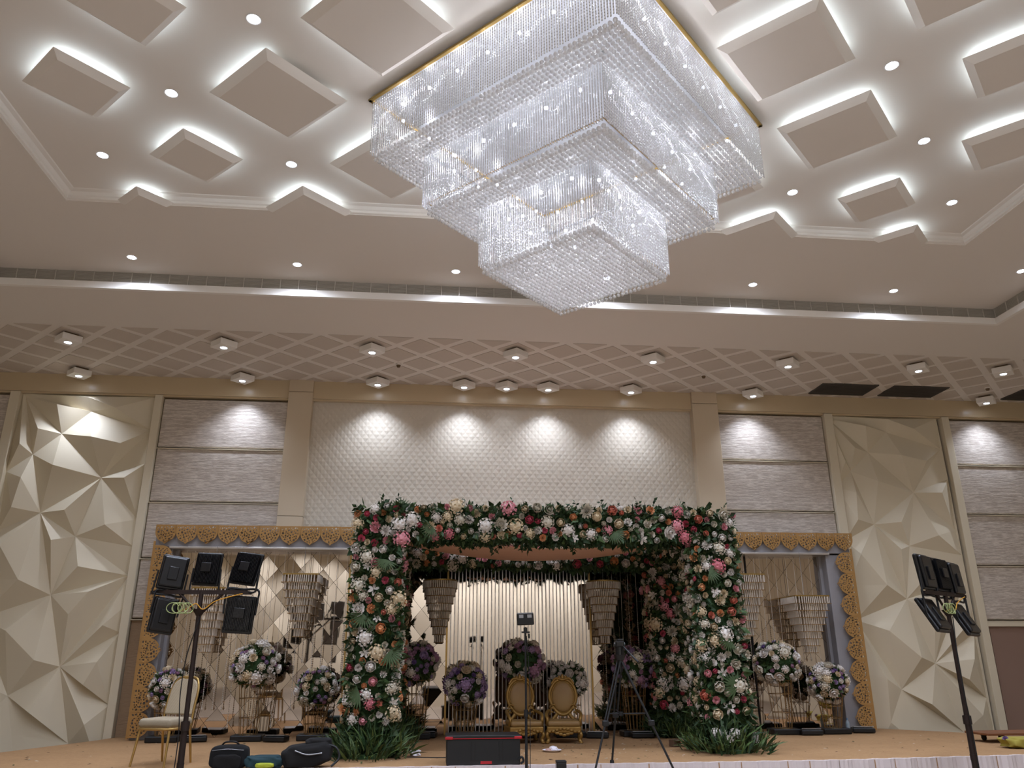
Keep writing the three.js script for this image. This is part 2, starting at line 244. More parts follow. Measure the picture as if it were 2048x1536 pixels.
// 'downlights between the floating ceiling panels', MIDG = 'downlights in the lower ceiling ring';
for (const [x, z, l] of [
  [-2.85, -5.5, 'recessed downlight at the top of the picture, left of the chandelier'],
  [-3.83, -6.53, 'recessed downlight between the far left panel and the big square panel beside it'],
  [-4.87, -7.625, 'recessed downlight nearest the left edge of the raised ceiling tray'],
  [-2.87, -7.6, 'recessed downlight just below the big square panel left of the chandelier'],
  [2.87, -5.5, 'recessed downlight high at the right, topmost of the four right of the chandelier'],
  [3.83, -6.53, 'recessed downlight at the right between the two middle floating panels'],
  [4.87, -7.625, 'recessed downlight nearest the right corner of the raised ceiling tray'],
  [2.87, -7.6, 'recessed downlight close to the lower right side of the chandelier']]) downlight(CX + x, TOP, z, POWER.down, l, UPG);
for (const z of [-3.4, -1.3, 0.8, 2.9, 5]) for (const x of [-4.87, -2.86, 2.86, 4.87]) downlight(CX + x, TOP, z, POWER.down, 'recessed ceiling downlight in the hall behind the viewpoint', 'downlights out of view over the hall');
for (const z of [-2.3, 1.9, 6]) for (const x of [-0.8, 0.8]) downlight(CX + x, TOP, z, POWER.rear, 'recessed ceiling downlight in the hall behind the viewpoint', 'downlights out of view over the hall');
for (const x of [-8.5, -6, -3.5, -1.2, 0.6, 2.4, 4.2, 6, 7.6, 10]) downlight(x, SOFFIT, 12.9, x < 0 ? POWER.far * 0.7 : x > 9 ? POWER.far * 0.5 : POWER.far, 'recessed soffit downlight near the far end wall behind the viewpoint', 'downlights out of view by the far wall');
for (const [x, l] of [[-4.07, 'leftmost recessed downlight above the air grille'], [-1.92, 'second recessed downlight from the left above the air grille'], [0.22, 'recessed downlight above the air grille just left of the chandelier tip'], [2.34, 'recessed downlight above the air grille hidden behind the chandelier'], [4.46, 'recessed downlight above the air grille just right of the chandelier'], [6.58, 'recessed downlight above the air grille near its right corner']]) downlight(x, MID, -9.77, POWER.mid, l, MIDG);
downlight(8.0, MID, -9.01, POWER.mid, 'recessed downlight cut by the right edge of the picture above the grille corner', MIDG);
for (const z of [-6.9, -4.8, -2.7, -0.6, 1.5, 3.6]) for (const x of [-5.5, 8.0]) downlight(x, MID, z, POWER.mid, 'recessed downlight in the lower ceiling beside the hall out of view', 'downlights out of view along the sides');

// white box spotlights under the patterned soffit
const boxGeo = rbox(0.297, 0.1, 0.297, 0.006, 0, -0.085, 0), neckGeo = box(0.2, 0.04, 0.2, 0, -0.015, 0);
function boxLight(x, z, label, group, power, angle, pen) {
  const t = thing('box_spotlight', label, 'spotlight', [x, SOFFIT - 0.008, z], 0, group);
  mesh('housing', boxGeo, M.white, t, [0, 0, 0], [0, Math.PI / 4, 0]); mesh('mounting_plate', neckGeo, M.gap, t, [0, 0, 0], [0, Math.PI / 4, 0]);
  mesh('lamp_lens', discGeo, M.glow, t, [0, -0.136, 0]); mesh('rim', rimGeo, M.rim, t, [0, -0.134, 0]);
  spot(t, 0, -0.16, 0, power, angle, pen);
}
const ord = ['first', 'second', 'third', 'fourth', 'fifth', 'sixth', 'seventh', 'eighth', 'ninth'];
[-5.74, -3.38, -1.05, 1.285, 3.6, 5.95, 8.3, 9.87].forEach((x, i) => boxLight(x, -12.03, `white box spotlight, ${ord[i]} from the left in the front soffit row`, 'box spotlights of the front row', POWER.box, 0.95, 0.8));
[-6.22, -3.44, -1.055, 0.506, 1.287, 2.06, 3.62, 5.98, 10.7].forEach((x, i) => boxLight(x, -13.64, `white box spotlight, ${ord[i]} from the left in the row nearest the wall`, 'box spotlights of the row by the wall', i === 4 ? POWER.wash * 0.15 : POWER.wash, 0.96, 1));

// floating ceiling panels with light strips on their upper rims
const BIG = 0.645, SMALL = 0.485;
function floatingPanel(x, z, h, label, off = []) {
  const big = h === BIG, t = thing('floating_ceiling_panel', label, 'ceiling panel', [CX + x, MID - 0.025, z], 0, 'back-lit floating ceiling panels');
  const lim = TRAY.z0 - z, half = -h < lim, outline = (q) => (half ? [[lim - q, lim], [q - lim, lim], [0, q]] : [[-q, 0], [0, -q], [q, 0], [0, q]]);
  const a = outline(h), b = outline(h - 0.1), tri = []; // bevelled board: wide upper rim, smaller face below
  a.forEach((p, i) => { const j = (i + 1) % a.length, A = [p[0], 0.055, p[1]], B = [a[j][0], 0.055, a[j][1]], C = [b[j][0], 0, b[j][1]], D = [b[i][0], 0, b[i][1]]; tri.push([A, B, C], [A, C, D]); });
  for (let i = 1; i + 1 < a.length; i++) { tri.push([[b[0][0], 0, b[0][1]], [b[i][0], 0, b[i][1]], [b[i + 1][0], 0, b[i + 1][1]]], [[a[0][0], 0.055, a[0][1]], [a[i + 1][0], 0.055, a[i + 1][1]], [a[i][0], 0.055, a[i][1]]]); }
  mesh('board', fromTriangles(tri), M.ceiling, t);
  [[1, 1], [1, -1], [-1, -1], [-1, 1]].forEach(([sx, sz], i) => {
    if (off.includes(i)) return;
    let a = V(sx * h, 0, 0), b = V(0, 0, sz * h);
    if (half && sz < 0) { if (lim > -0.05) return; b = V(sx * (h + lim), 0, lim); }
    if (half && lim > 0) { if (sz < 0) return; a = V(sx * (h - lim), 0, lim); }
    const mid = a.clone().add(b).multiplyScalar(0.5), L = a.distanceTo(b) - 0.2, n = V(sx, 0, sz).normalize();
    const pos = mid.clone().addScaledVector(n, -0.105); pos.y = 0.07;
    mesh('led_strip', box(L, 0.012, 0.014), M.strip, t, [pos.x - n.x * 0.012, 0.062, pos.z - n.z * 0.012], [0, Math.atan2(n.x, n.z), 0]);
    const r = new THREE.RectAreaLight(STRIP, POWER.cove, L, 0.03); r.position.copy(pos); t.add(r); r.lookAt(V(CX + x + pos.x, MID - 0.025 + pos.y, z + pos.z).add(V(n.x, 0.9, n.z)));
  });
}
floatingPanel(-2.785, -6.38, BIG, 'big square floating ceiling panel left of the chandelier, one rim unlit', [0]);
floatingPanel(2.785, -6.38, BIG, 'big floating ceiling panel at the right, below the one beside the chandelier frame');
floatingPanel(-1.79, -5.36, BIG, 'big floating ceiling panel touching the upper left edge of the chandelier frame', [1]);
floatingPanel(1.79, -5.36, BIG, 'big floating ceiling panel along the upper right edge of the chandelier frame');
floatingPanel(-1.79, -7.42, BIG, 'big floating ceiling panel half hidden behind the lower left of the chandelier');
floatingPanel(1.79, -7.42, BIG, 'big floating ceiling panel mostly hidden behind the lower right of the chandelier');
floatingPanel(-0.99, -4.36, BIG, 'floating panel cut by the top edge just left of the chandelier');
floatingPanel(0.99, -4.36, BIG, 'floating panel cut by the top edge just right of the chandelier');
floatingPanel(2.785, -4.34, BIG, 'floating panel cut by the top edge near the right corner');
floatingPanel(-2.785, -8.53, BIG, 'half floating panel joined to the tray edge left of the chandelier, the larger of two');
floatingPanel(2.785, -8.53, BIG, 'half floating panel joined to the tray edge right of the chandelier, the larger of two');
floatingPanel(-3.83, -5.34, SMALL, 'small floating panel cut by the top edge near the left corner');
floatingPanel(-4.63, -6.39, SMALL, 'small floating ceiling panel farthest to the left');
floatingPanel(-3.83, -7.44, SMALL, 'small floating ceiling panel above the larger half panel at the left');
floatingPanel(3.87, -5.27, SMALL, 'upper of the two small floating panels cut by the right edge');
floatingPanel(4.62, -6.39, SMALL, 'lower of the two small floating panels cut by the right edge');
floatingPanel(3.87, -7.56, SMALL, 'small floating ceiling panel at the lower right between two downlights');
floatingPanel(-4.66, -8.56, SMALL, 'small half floating panel joined to the tray edge at the far left');
floatingPanel(4.66, -8.5, SMALL, 'small half floating panel joined to the tray edge at the far right');

// square return grilles and detectors in the soffit
const slat = merge([box(1.1, 0.02, 0.6, 0, 0, 0), ...Array.from({ length: 14 }, (_, i) => box(1.08, 0.012, 0.012, 0, -0.014, -0.28 + i * 0.043))]);
[[7.69, 'return air grille in the soffit nearest the pilaster'], [9.09, 'middle return air grille in the soffit at the right'], [11.65, 'return air grille in the soffit cut by the right edge']].forEach(([x, l]) => { const t = thing('return_grille', l, 'air grille', [x, SOFFIT - 0.012, -13.45], 0, 'return air grilles'); mesh('louvres', slat, M.grille, t); });
[[-0.66, -12.87, 'smoke detector under the soffit left of the middle'], [4.78, -12.92, 'smoke detector under the soffit right of the middle'], [10.36, -13.1, 'smoke detector under the soffit at the far right']].forEach(([x, z, l]) => { const t = thing('smoke_detector', l, 'detector', [x, SOFFIT - 0.01, z]); mesh('base', cyl(0.05, 0.05, 0.025, 18, 0, -0.01), M.white, t); mesh('sensor', cyl(0.04, 0.025, 0.04, 18, 0, -0.04), M.gap, t); });
// ---------- grand crystal chandelier: three stepped squares set cornerwise ----------
const gc = thing('crystal_chandelier', 'huge three-tier square crystal chandelier with gold rim under the ceiling', 'chandelier', [1.235, 0, -6.385]);
{
  const q = Math.SQRT1_2, tiers = [{ h: 1.92, y1: 6.24, y0: 5.665 }, { h: 1.41, y1: 5.72, y0: 5.12 }, { h: 0.885, y1: 5.2, y0: 4.54 }];
  mesh('gold_frame', merge([0, 1, 2, 3].map((k) => box(1.95 * Math.SQRT2 + 0.03, 0.022, 0.03, 0, 6.258, 1.95 * q).rotateY(Math.PI / 4 + k * Math.PI / 2))), M.gold, gc);
  mesh('ceiling_plate', box(1.93 * Math.SQRT2, 0.04, 1.93 * Math.SQRT2, 0, 6.29, 0).rotateY(Math.PI / 4), M.steel, gc);
  // one strand: a string of long faceted drops
  const prof = []; const N = 20, L = 0.6;
  for (let i = 0; i < N; i++) { const y = -i * L / N; const e = y - L / N + 0.001; prof.push([0.002, y], [0.0066, y - 0.003], [0.0066, y - 0.006], [0.0066, e + 0.006], [0.0066, e + 0.003], [0.002, e]); }
  const strand = new THREE.LatheGeometry(prof.reverse().map(([a, b]) => new THREE.Vector2(a, b)), 6);
  const ball = new THREE.IcosahedronGeometry(0.0205, 1), m4 = new THREE.Matrix4(), qt = new THREE.Quaternion();
  const inst = (name, g, list, label) => { const o = new THREE.InstancedMesh(g, name === 'crystal_curtain' ? M.strand : M.crystal, list.length); list.forEach((m, i) => o.setMatrixAt(i, m)); o.name = name; o.userData = { kind: 'stuff', label }; o.castShadow = o.receiveShadow = true; gc.add(o); };
  const corner = (h, s, k) => { const a = V(...[[h, 0, 0], [0, 0, h], [-h, 0, 0], [0, 0, -h]][k]), b = V(...[[h, 0, 0], [0, 0, h], [-h, 0, 0], [0, 0, -h]][(k + 1) % 4]); return a.lerp(b, s); };
  tiers.forEach((t, ti) => {
    const n = Math.round(t.h * Math.SQRT2 / 0.0255), strands = [], balls = [], len = (t.y1 - t.y0 + 0.022) / L;
    for (let k = 0; k < 4; k++) for (let i = 0; i < n; i++) { const p = corner(t.h, i / n, k); strands.push(new THREE.Matrix4().compose(V(p.x, t.y1, p.z), qt.setFromAxisAngle(V(0, 1, 0), rr(0, 1)), V(1, len * rr(0.985, 1.01), 1)).clone()); }
    inst('crystal_curtain', strand, strands, ['outer curtain of hanging crystal strands', 'middle curtain of hanging crystal strands', 'inner curtain of hanging crystal strands'][ti]);
    const inner = tiers[ti + 1] ? tiers[ti + 1].h * q + 0.012 : -1, S = t.h * q, st = 0.0455, c = Math.floor(S / st);
    for (let i = -c; i <= c; i++) for (let j = -c; j <= c; j++) {
      const u = i * st, v = j * st; if (Math.max(Math.abs(u), Math.abs(v)) < inner) continue;
      const x = (u - v) * q, z = (u + v) * q;
      balls.push(new THREE.Matrix4().compose(V(x, t.y0 - 0.035 + rr(-0.004, 0.004), z), qt.setFromEuler(new THREE.Euler(rr(0, 6), rr(0, 6), 0)), V(1, 1, 1)).clone());
      if (Math.max(Math.abs(u), Math.abs(v)) > S - st * 1.2) balls.push(new THREE.Matrix4().compose(V(x, t.y0 - 0.078, z), qt.setFromEuler(new THREE.Euler(rr(0, 6), rr(0, 6), 0)), V(0.9, 0.9, 0.9)).clone());
    }
    inst('crystal_balls', ball, balls, ['outer bed of crystal balls', 'middle bed of crystal balls', 'lowest bed of crystal balls'][ti]);
    if (ti) mesh('tier_frame', merge([0, 1, 2, 3].map((k) => box(t.h * Math.SQRT2 + 0.06, 0.02, 0.03, 0, t.y1 + 0.01, (t.h + 0.03) * q).rotateY(Math.PI / 4 + k * Math.PI / 2))), M.steel, gc);
    if (ti === 1) mesh('ball_frame', merge([0, 1, 2, 3].map((k) => box(t.h * Math.SQRT2 - 0.06, 0.006, 0.01, 0, t.y0 + 0.03, (t.h - 0.045) * q).rotateY(Math.PI / 4 + k * Math.PI / 2))), ti === 1 ? M.bronze : M.steel, gc);
  });
  // the bulbs between the curtains
  const bulb = new THREE.SphereGeometry(0.016, 12, 8);
  const lamp = (x, y, z, p) => { mesh('light_bulb', bulb, M.glow, gc, [x, y, z]); const l = new THREE.PointLight(0xf0f3ff, p, 0, 2); l.position.set(x, y, z); l.castShadow = true; l.shadow.radius = 1; gc.add(l); };
  for (let k = 0; k < 4; k++) { for (let i = 0; i < 7; i++) { const p = corner(1.76, (i + 0.5) / 7, k); lamp(p.x, 6.14, p.z, POWER.crystal); } for (let i = 0; i < 5; i++) { const p = corner(1.25, (i + 0.5) / 5, k); lamp(p.x, 5.6, p.z, POWER.crystal); } for (let i = 0; i < 3; i++) { const p = corner(0.72, (i + 0.5) / 3, k); lamp(p.x, 5.1, p.z, POWER.crystal); } }
}
// ---------- mirrored backdrop with gold fretwork border ----------
const BZ = -13.78, BX0 = -4.2, BX1 = 6.94, BY = 2.87;
const backdrop = thing('mirror_backdrop', 'mirror-tiled stage backdrop in a lavender frame with crystal strings', 'backdrop', [0, 0, 0]);
mesh('backing', box(BX1 - BX0 + 0.3, BY, 0.06, (BX0 + BX1) / 2, BY / 2, BZ - 0.05), M.dark, backdrop);
{
  const f = (w, h, d, x, y, z) => planar(rbox(w, h, d, 0.01, x, y, z), 1);
  mesh('frame_header', f(11.86, 0.3, 0.34, 1.45, BY + 0.17, BZ + 0.12), M.lavender, backdrop);
  mesh('frame_header_trim', f(BX1 - BX0 + 0.1, 0.04, 0.4, (BX0 + BX1) / 2, BY + 0.01, BZ + 0.12), M.silver, backdrop);
  for (const [x, w] of [[BX0 - 0.135, 0.27], [BX1 + 0.22, 0.44]]) { mesh('frame_post', f(w, BY, 0.3, x, BY / 2, BZ + 0.1), M.lavender, backdrop); mesh('frame_reveal', f(0.1, BY, 0.1, x < 0 ? BX0 : BX1, BY / 2, BZ + 0.03), M.lavender, backdrop); }
  // lozenge mirrors in the side bays, upright strips in the middle
  const hw = 0.185, hh = 0.215, full = prism([[-hw + 0.003, 0], [0, -hh + 0.003], [hw - 0.003, 0], [0, hh - 0.003]], 0.006);
  const clip = (poly, ax, lim, sign) => { const out = []; poly.forEach((p, i) => { const q = poly[(i + 1) % poly.length], a = (p[ax] - lim) * sign >= 0, b = (q[ax] - lim) * sign >= 0; if (a) out.push(p); if (a !== b) { const t = (lim - p[ax]) / (q[ax] - p[ax]); const r = [p[0] + (q[0] - p[0]) * t, p[1] + (q[1] - p[1]) * t]; out.push(r); } }); return out; };
  for (const [x0, x1] of [[BX0, 0.3], [2.72, BX1]]) for (let j = 0; j * hh <= BY + hh; j++) for (let i = 0; x0 + i * 2 * hw <= x1 + hw; i++) {
    const x = x0 + i * 2 * hw + (j & 1 ? hw : 0), y = j * hh; if (x > x1 + hw) continue;
    const tilt = rnd() < 0.3 ? 2.6 : 0.7, rot = [rr(-tilt, tilt) * 0.0175, rr(-tilt, tilt) * 0.0175, 0], cut = x - hw < x0 || x + hw > x1 || y - hh < 0 || y + hh > BY;
    let g = full;
    if (cut) { let p = [[-hw + 0.003, 0], [0, -hh + 0.003], [hw - 0.003, 0], [0, hh - 0.003]]; p = clip(clip(clip(clip(p, 0, x0 - x, 1), 0, x1 - x, -1), 1, -y, 1), 1, BY - y, -1); if (p.length < 3) continue; g = prism(p, 0.006); }
    mesh(cut ? 'mirror_edge_tile' : 'mirror_tile', g, M.mirror, backdrop, [x, y, BZ], rot);
  }
  const sw = 0.062, strip = box(sw - 0.018, BY, 0.006, 0, BY / 2, 0), trim = box(0.016, BY, 0.02, 0, BY / 2, 0.004);
  for (let i = 0; i * sw < 2.4; i++) { const x = 0.33 + i * sw; mesh('mirror_strip', strip, M.mirror, backdrop, [x, 0, BZ], [rr(-0.006, 0.006), rr(-0.02, 0.02), 0]); mesh('strip_trim', trim, M.silver, backdrop, [x + sw / 2, 0, BZ]); }
  mesh('upright_batten', box(0.03, BY, 0.03, 0.3, BY / 2, BZ + 0.01), M.brass, backdrop); mesh('upright_batten', box(0.03, BY, 0.03, 2.73, BY / 2, BZ + 0.01), M.brass, backdrop);
  mesh('upright_batten', box(0.025, BY, 0.03, -1.35, BY / 2, BZ + 0.01), M.brass, backdrop); mesh('upright_batten', box(0.025, BY, 0.03, 5.55, BY / 2, BZ + 0.01), M.dark, backdrop);
  // strings of crystal beads that hang before the mirrors
  const beads = (n, L) => merge([cyl(0.0035, 0.0035, L, 5, 0, -L / 2), ...Array.from({ length: n }, (_, i) => new THREE.OctahedronGeometry(0.011, 0).scale(1, 1.3, 1).translate(0, -L + i * 0.032, 0)), new THREE.OctahedronGeometry(0.025, 0).scale(0.7, 1.4, 0.7).translate(0, -L - 0.03, 0)]);
  const kinds = [beads(26, 2.1), beads(34, 2.4), beads(20, 1.7), beads(30, 2.65)];
  for (const [x0, x1] of [[-4.0, -0.4], [2.95, 6.8]]) for (let x = x0; x < x1; x += rr(0.11, 0.17)) mesh('crystal_string', pick(kinds), M.pendant, backdrop, [x, BY - 0.02, BZ + rr(0.06, 0.2)]);
}
// gold fretwork: scalloped pieces pierced with holes
function fretPiece(w, h, depth) {
  const s = new THREE.Shape(); s.moveTo(-w / 2, 0); s.lineTo(w / 2, 0); s.lineTo(w / 2, -h * 0.42); s.quadraticCurveTo(w * 0.47, -h * 0.6, w * 0.36, -h * 0.74); s.quadraticCurveTo(w * 0.24, -h * 0.86, w * 0.1, -h * 0.9); s.lineTo(0, -h); s.lineTo(-w * 0.1, -h * 0.9); s.quadraticCurveTo(-w * 0.24, -h * 0.86, -w * 0.36, -h * 0.74); s.quadraticCurveTo(-w * 0.47, -h * 0.6, -w / 2, -h * 0.42); s.closePath();
  const spots = []; for (let tries = 0; tries < 2500 && spots.length < 44; tries++) { const x = rr(-w * 0.46, w * 0.46), y = -rr(0.04, 0.94) * h, r = rr(0.010, 0.021); const lim = y > -h * 0.42 ? w * 0.48 : w * 0.48 * (1 - ((-y / h - 0.42) / 0.58) ** 2); if (Math.abs(x) + r + 0.008 > lim || y > -0.03) continue; if (spots.every((q) => Math.hypot(q[0] - x, q[1] - y) > q[2] + r * 0.9 + 0.005)) spots.push([x, y, r]); }
  for (const [x, y, r] of spots) { const p = new THREE.Path(), a = rr(0, 3), e = rr(0.55, 1); for (let k = 0; k <= 6; k++) { const t = -k / 6 * Math.PI * 2, px = Math.cos(t) * r, py = Math.sin(t) * r * e; const X = x + px * Math.cos(a) - py * Math.sin(a), Y = y + px * Math.sin(a) + py * Math.cos(a); k ? p.lineTo(X, Y) : p.moveTo(X, Y); } s.holes.push(p); }
  return new THREE.ExtrudeGeometry(s, { depth, bevelEnabled: false, curveSegments: 4 });
}
const fretA = [fretPiece(0.33, 0.31, 0.012), fretPiece(0.33, 0.31, 0.012)], fretB = [fretPiece(0.36, 0.33, 0.012), fretPiece(0.36, 0.33, 0.012)];
{
  const v = thing('gold_valance', 'gold scalloped fretwork valance along the top of the mirror backdrop', 'valance', [0, 3.24, BZ + 0.34]);
  for (let i = 0; i < 36; i++) mesh('fret_panel', fretA[i & 1], M.goldPaint, v, [-4.32 + i * 0.331, 0, i % 3 * 0.004], [0, rr(-0.08, 0.08), 0]);
  for (const [x, turn, l] of [[-4.47, Math.PI / 2, 'gold scalloped fretwork border down the left side of the mirror backdrop'], [7.38, -Math.PI / 2, 'gold scalloped fretwork border down the right side of the mirror backdrop']]) {
    const b = thing('gold_side_border', l, 'border', [x, 0, BZ + 0.33]);
    for (let i = 0; i < 8; i++) mesh('fret_panel', fretB[i & 1], M.goldPaint, b, [0, 0.22 + i * 0.358, i % 2 * 0.004], [0, 0, turn]);
    mesh('edge_strip', box(0.03, 2.95, 0.02, x < 0 ? -0.01 : 0.01, 1.5, -0.012), M.goldPaint, b);
  }
}
// tiered crystal pendants that hang before the mirrors
function pendant(x, y, R, H, label, sides) {
  const t = thing('pendant_chandelier', label, 'pendant', [x, y, -13.42], 0, 'tiered crystal pendants before the backdrop'), n = 8, th = H / n;
  mesh('top_plate', sides === 4 ? box(R * 2, 0.025, R * 2) : cyl(R, R, 0.025, 28), M.gold, t); mesh('suspension_wire', cyl(0.004, 0.004, 2.9 - y, 5, 0, (2.9 - y) / 2), M.steel, t);
  for (let k = 0; k < n; k++) {
    const r = R * (1 - k / n * 0.86), y0 = -0.012 - k * th, bars = [], m = Math.max(8, Math.round(2 * Math.PI * r / 0.032));
    for (let i = 0; i < m; i++) { const a = i / m * Math.PI * 2; let px = Math.cos(a) * r, pz = Math.sin(a) * r; if (sides === 4) { const f = r / Math.max(Math.abs(px), Math.abs(pz)); px *= f; pz *= f; } bars.push(new THREE.CylinderGeometry(0.0105, 0.0105, th * 1.02, 4).translate(px, y0 - th * 0.5, pz)); }
    const tier = mesh('crystal_tier', merge(bars), M.pendant, t);
    mesh('tier_ring', sides === 4 ? merge([0, 1, 2, 3].map((q) => box(r * 2 + 0.03, 0.01, 0.012, 0, y0 - th + 0.002, r + 0.012).rotateY(q * Math.PI / 2))) : new THREE.TorusGeometry(r + 0.01, 0.006, 5, 28).rotateX(Math.PI / 2).translate(0, y0 - th + 0.004, 0), M.bronze, tier);
  }
}
pendant(-2.06, 2.44, 0.28, 0.94, 'stepped crystal pendant hanging between the left floodlights and the flower gate', 4);
pendant(-3.47, 2.22, 0.25, 0.95, 'stepped crystal pendant hanging behind the left floodlight stand', 4);
pendant(0.165, 2.37, 0.275, 0.96, 'round crystal pendant beside the upright mirror strips, left of the thrones', 0);
pendant(2.9, 2.37, 0.28, 0.98, 'round crystal pendant to the right of the upright mirror strips', 0);
pendant(5.36, 2.49, 0.27, 0.98, 'stepped crystal pendant half hidden by the right front flower column', 4);
pendant(6.41, 2.14, 0.3, 0.9, 'stepped crystal pendant nearest the right gold border', 4);
// ---------- flowers ----------
function petal(len, wid, curl, tris = 3) {             // a petal along +y that cups towards +z
  const out = [], prof = [[0, 0.25], [0.5, 1], [0.85, 0.85], [1, 0.15]], pt = (i, s) => { const [t, w] = prof[i]; return [s * w * wid / 2, t * len * Math.cos(curl * t), t * len * Math.sin(curl * t) + (s ? 0 : -0.08 * wid)]; };
  for (let i = 0; i < 3; i++) for (const [a, b] of [[-1, 0], [0, 1]]) out.push([pt(i, a), pt(i, b), pt(i + 1, b)], [pt(i, a), pt(i + 1, b), pt(i + 1, a)]);
  return fromTriangles(out);
}
function bloom(layers) {                               // [count, tilt up from flat, length, width, curl, start height]
  const list = []; layers.forEach(([n, up, len, wid, curl, y], li) => { const p = petal(len, wid, curl); for (let i = 0; i < n; i++) list.push(p.clone().rotateX(up).translate(0, 0, y).rotateZ((i + li * 0.37) / n * Math.PI * 2 + rr(-0.1, 0.1))); });
  return merge(list);                                  // opens towards +z, radius about 1
}
const B = {
  rose: [0, 1].map(() => bloom([[6, 0.25, 1, 0.95, 0.7, 0], [5, 0.6, 0.85, 0.85, 0.8, 0.05], [5, 0.95, 0.7, 0.7, 0.7, 0.1], [4, 1.25, 0.6, 0.5, 0.5, 0.15]])),
  chrysanthemum: [0, 1].map(() => bloom([[11, 0.12, 1, 0.36, 0.5, 0], [10, 0.45, 0.92, 0.34, 0.6, 0.05], [9, 0.8, 0.8, 0.32, 0.6, 0.1], [7, 1.15, 0.7, 0.3, 0.5, 0.14]])),
  carnation: [0, 1].map(() => bloom([[9, 0.3, 1, 0.55, 0.3, 0], [8, 0.65, 0.9, 0.5, 0.2, 0.06], [7, 1.0, 0.8, 0.45, 0.1, 0.1], [6, 1.35, 0.7, 0.4, 0, 0.12]])),
  peony: [0, 1].map(() => bloom([[7, 0.2, 1, 0.8, 0.8, 0], [7, 0.5, 0.92, 0.7, 0.9, 0.05], [6, 0.8, 0.85, 0.6, 1, 0.1], [6, 1.05, 0.75, 0.5, 0.9, 0.14], [5, 1.3, 0.65, 0.4, 0.6, 0.18]])),
  dahlia: [0, 1].map(() => bloom([[14, 0.05, 1, 0.26, 0.35, 0], [13, 0.32, 0.95, 0.25, 0.4, 0.04], [11, 0.6, 0.86, 0.24, 0.4, 0.08], [9, 0.9, 0.76, 0.23, 0.4, 0.12], [7, 1.2, 0.66, 0.22, 0.3, 0.15]])),
  lily: [bloom([[6, 0.35, 1.1, 0.5, -0.5, 0], [3, 0.8, 0.5, 0.2, 0.2, 0.1]])],
  hydrangea: [0, 1].map(() => { const l = [], f = merge([0, 1, 2, 3].map((k) => petal(0.26, 0.24, 0.5).rotateX(0.35).rotateZ(k * Math.PI / 2))); for (let i = 0; i < 24; i++) { const y = 1 - (i + 0.5) / 24 * 1.25, r = Math.sqrt(Math.max(0, 1 - y * y)), a = i * 2.39996; const d = V(Math.cos(a) * r, Math.sin(a) * r, y); l.push(f.clone().applyQuaternion(new THREE.Quaternion().setFromUnitVectors(V(0, 0, 1), d)).translate(d.x * 0.85, d.y * 0.85, d.z * 0.6 + 0.15)); } l.push(new THREE.IcosahedronGeometry(0.74, 1).scale(1, 1, 0.75).translate(0, 0, 0.15)); return merge(l); }),
};
const petalMat = (c) => std(c, 0.75, { side: THREE.DoubleSide });
const F = { white: petalMat(0xddd5cc), cream: petalMat(0xd3c0a0), ivory: petalMat(0xcfc6b4), peach: petalMat(0xd99a6a), salmon: petalMat(0xd2806a), pink: petalMat(0xcb7a82), rosepink: petalMat(0xd9969c), hot: petalMat(0xc45468), amber: petalMat(0xd09038), lilac: petalMat(0xa58cb2), violet: petalMat(0x745a92), mauve: petalMat(0xa87f98) };
const Z = V(0, 0, 1);
function flower(parent, kind, mat, p, n, r) {
  const o = mesh(kind, pick(B[kind]), mat, parent); o.position.copy(p); o.scale.setScalar(r * 1.1);
  o.quaternion.setFromUnitVectors(Z, n.clone().normalize()).multiply(new THREE.Quaternion().setFromAxisAngle(Z, rr(0, 6))); return o;
}
const leafGeo = fromTriangles([[[0, 0, 0], [0.28, 0.42, 0.03], [0, 0.45, -0.06]], [[0, 0, 0], [0, 0.45, -0.06], [-0.28, 0.42, 0.03]], [[0.28, 0.42, 0.03], [0, 1, 0.1], [0, 0.45, -0.06]], [[-0.28, 0.42, 0.03], [0, 0.45, -0.06], [0, 1, 0.1]]]);
const bladeGeo = fromTriangles([[[-0.06, 0, 0], [0.06, 0, 0], [0.05, 0.5, 0.12]], [[-0.06, 0, 0], [0.05, 0.5, 0.12], [-0.05, 0.5, 0.12]], [[-0.05, 0.5, 0.12], [0.05, 0.5, 0.12], [0, 1, 0.45]]]);
function leaves(parent, list, name, label, geo = leafGeo, mat = M.leaf) {  // list of [point, direction, size]
  const o = new THREE.InstancedMesh(geo, mat, list.length), m = new THREE.Matrix4(), q = new THREE.Quaternion(), c = new THREE.Color();
  list.forEach(([p, d, s], i) => { q.setFromUnitVectors(V(0, 1, 0), d.clone().normalize()).multiply(new THREE.Quaternion().setFromAxisAngle(V(0, 1, 0), rr(0, 6))); o.setMatrixAt(i, m.compose(p, q, V(s * rr(0.8, 1.2), s, s))); const k = rr(0.65, 1.25); o.setColorAt(i, c.setRGB(k * rr(0.85, 1.15), k, k * rr(0.8, 1.1))); });
  o.name = name; o.userData = { kind: 'stuff', label }; o.castShadow = o.receiveShadow = true; parent.add(o); return o;
}
const fan = (() => { const l = []; for (let i = 0; i < 13; i++) { const a = (i - 6) / 6 * 1.35; l.push(fromTriangles([[[-0.02, 0, 0], [0.02, 0, 0], [0.055, 0.6, 0.02]], [[-0.02, 0, 0], [0.055, 0.6, 0.02], [-0.055, 0.6, 0]], [[-0.055, 0.6, 0], [0.055, 0.6, 0.02], [0, 1, -0.02]]]).rotateZ(a)); } return merge(l); })();

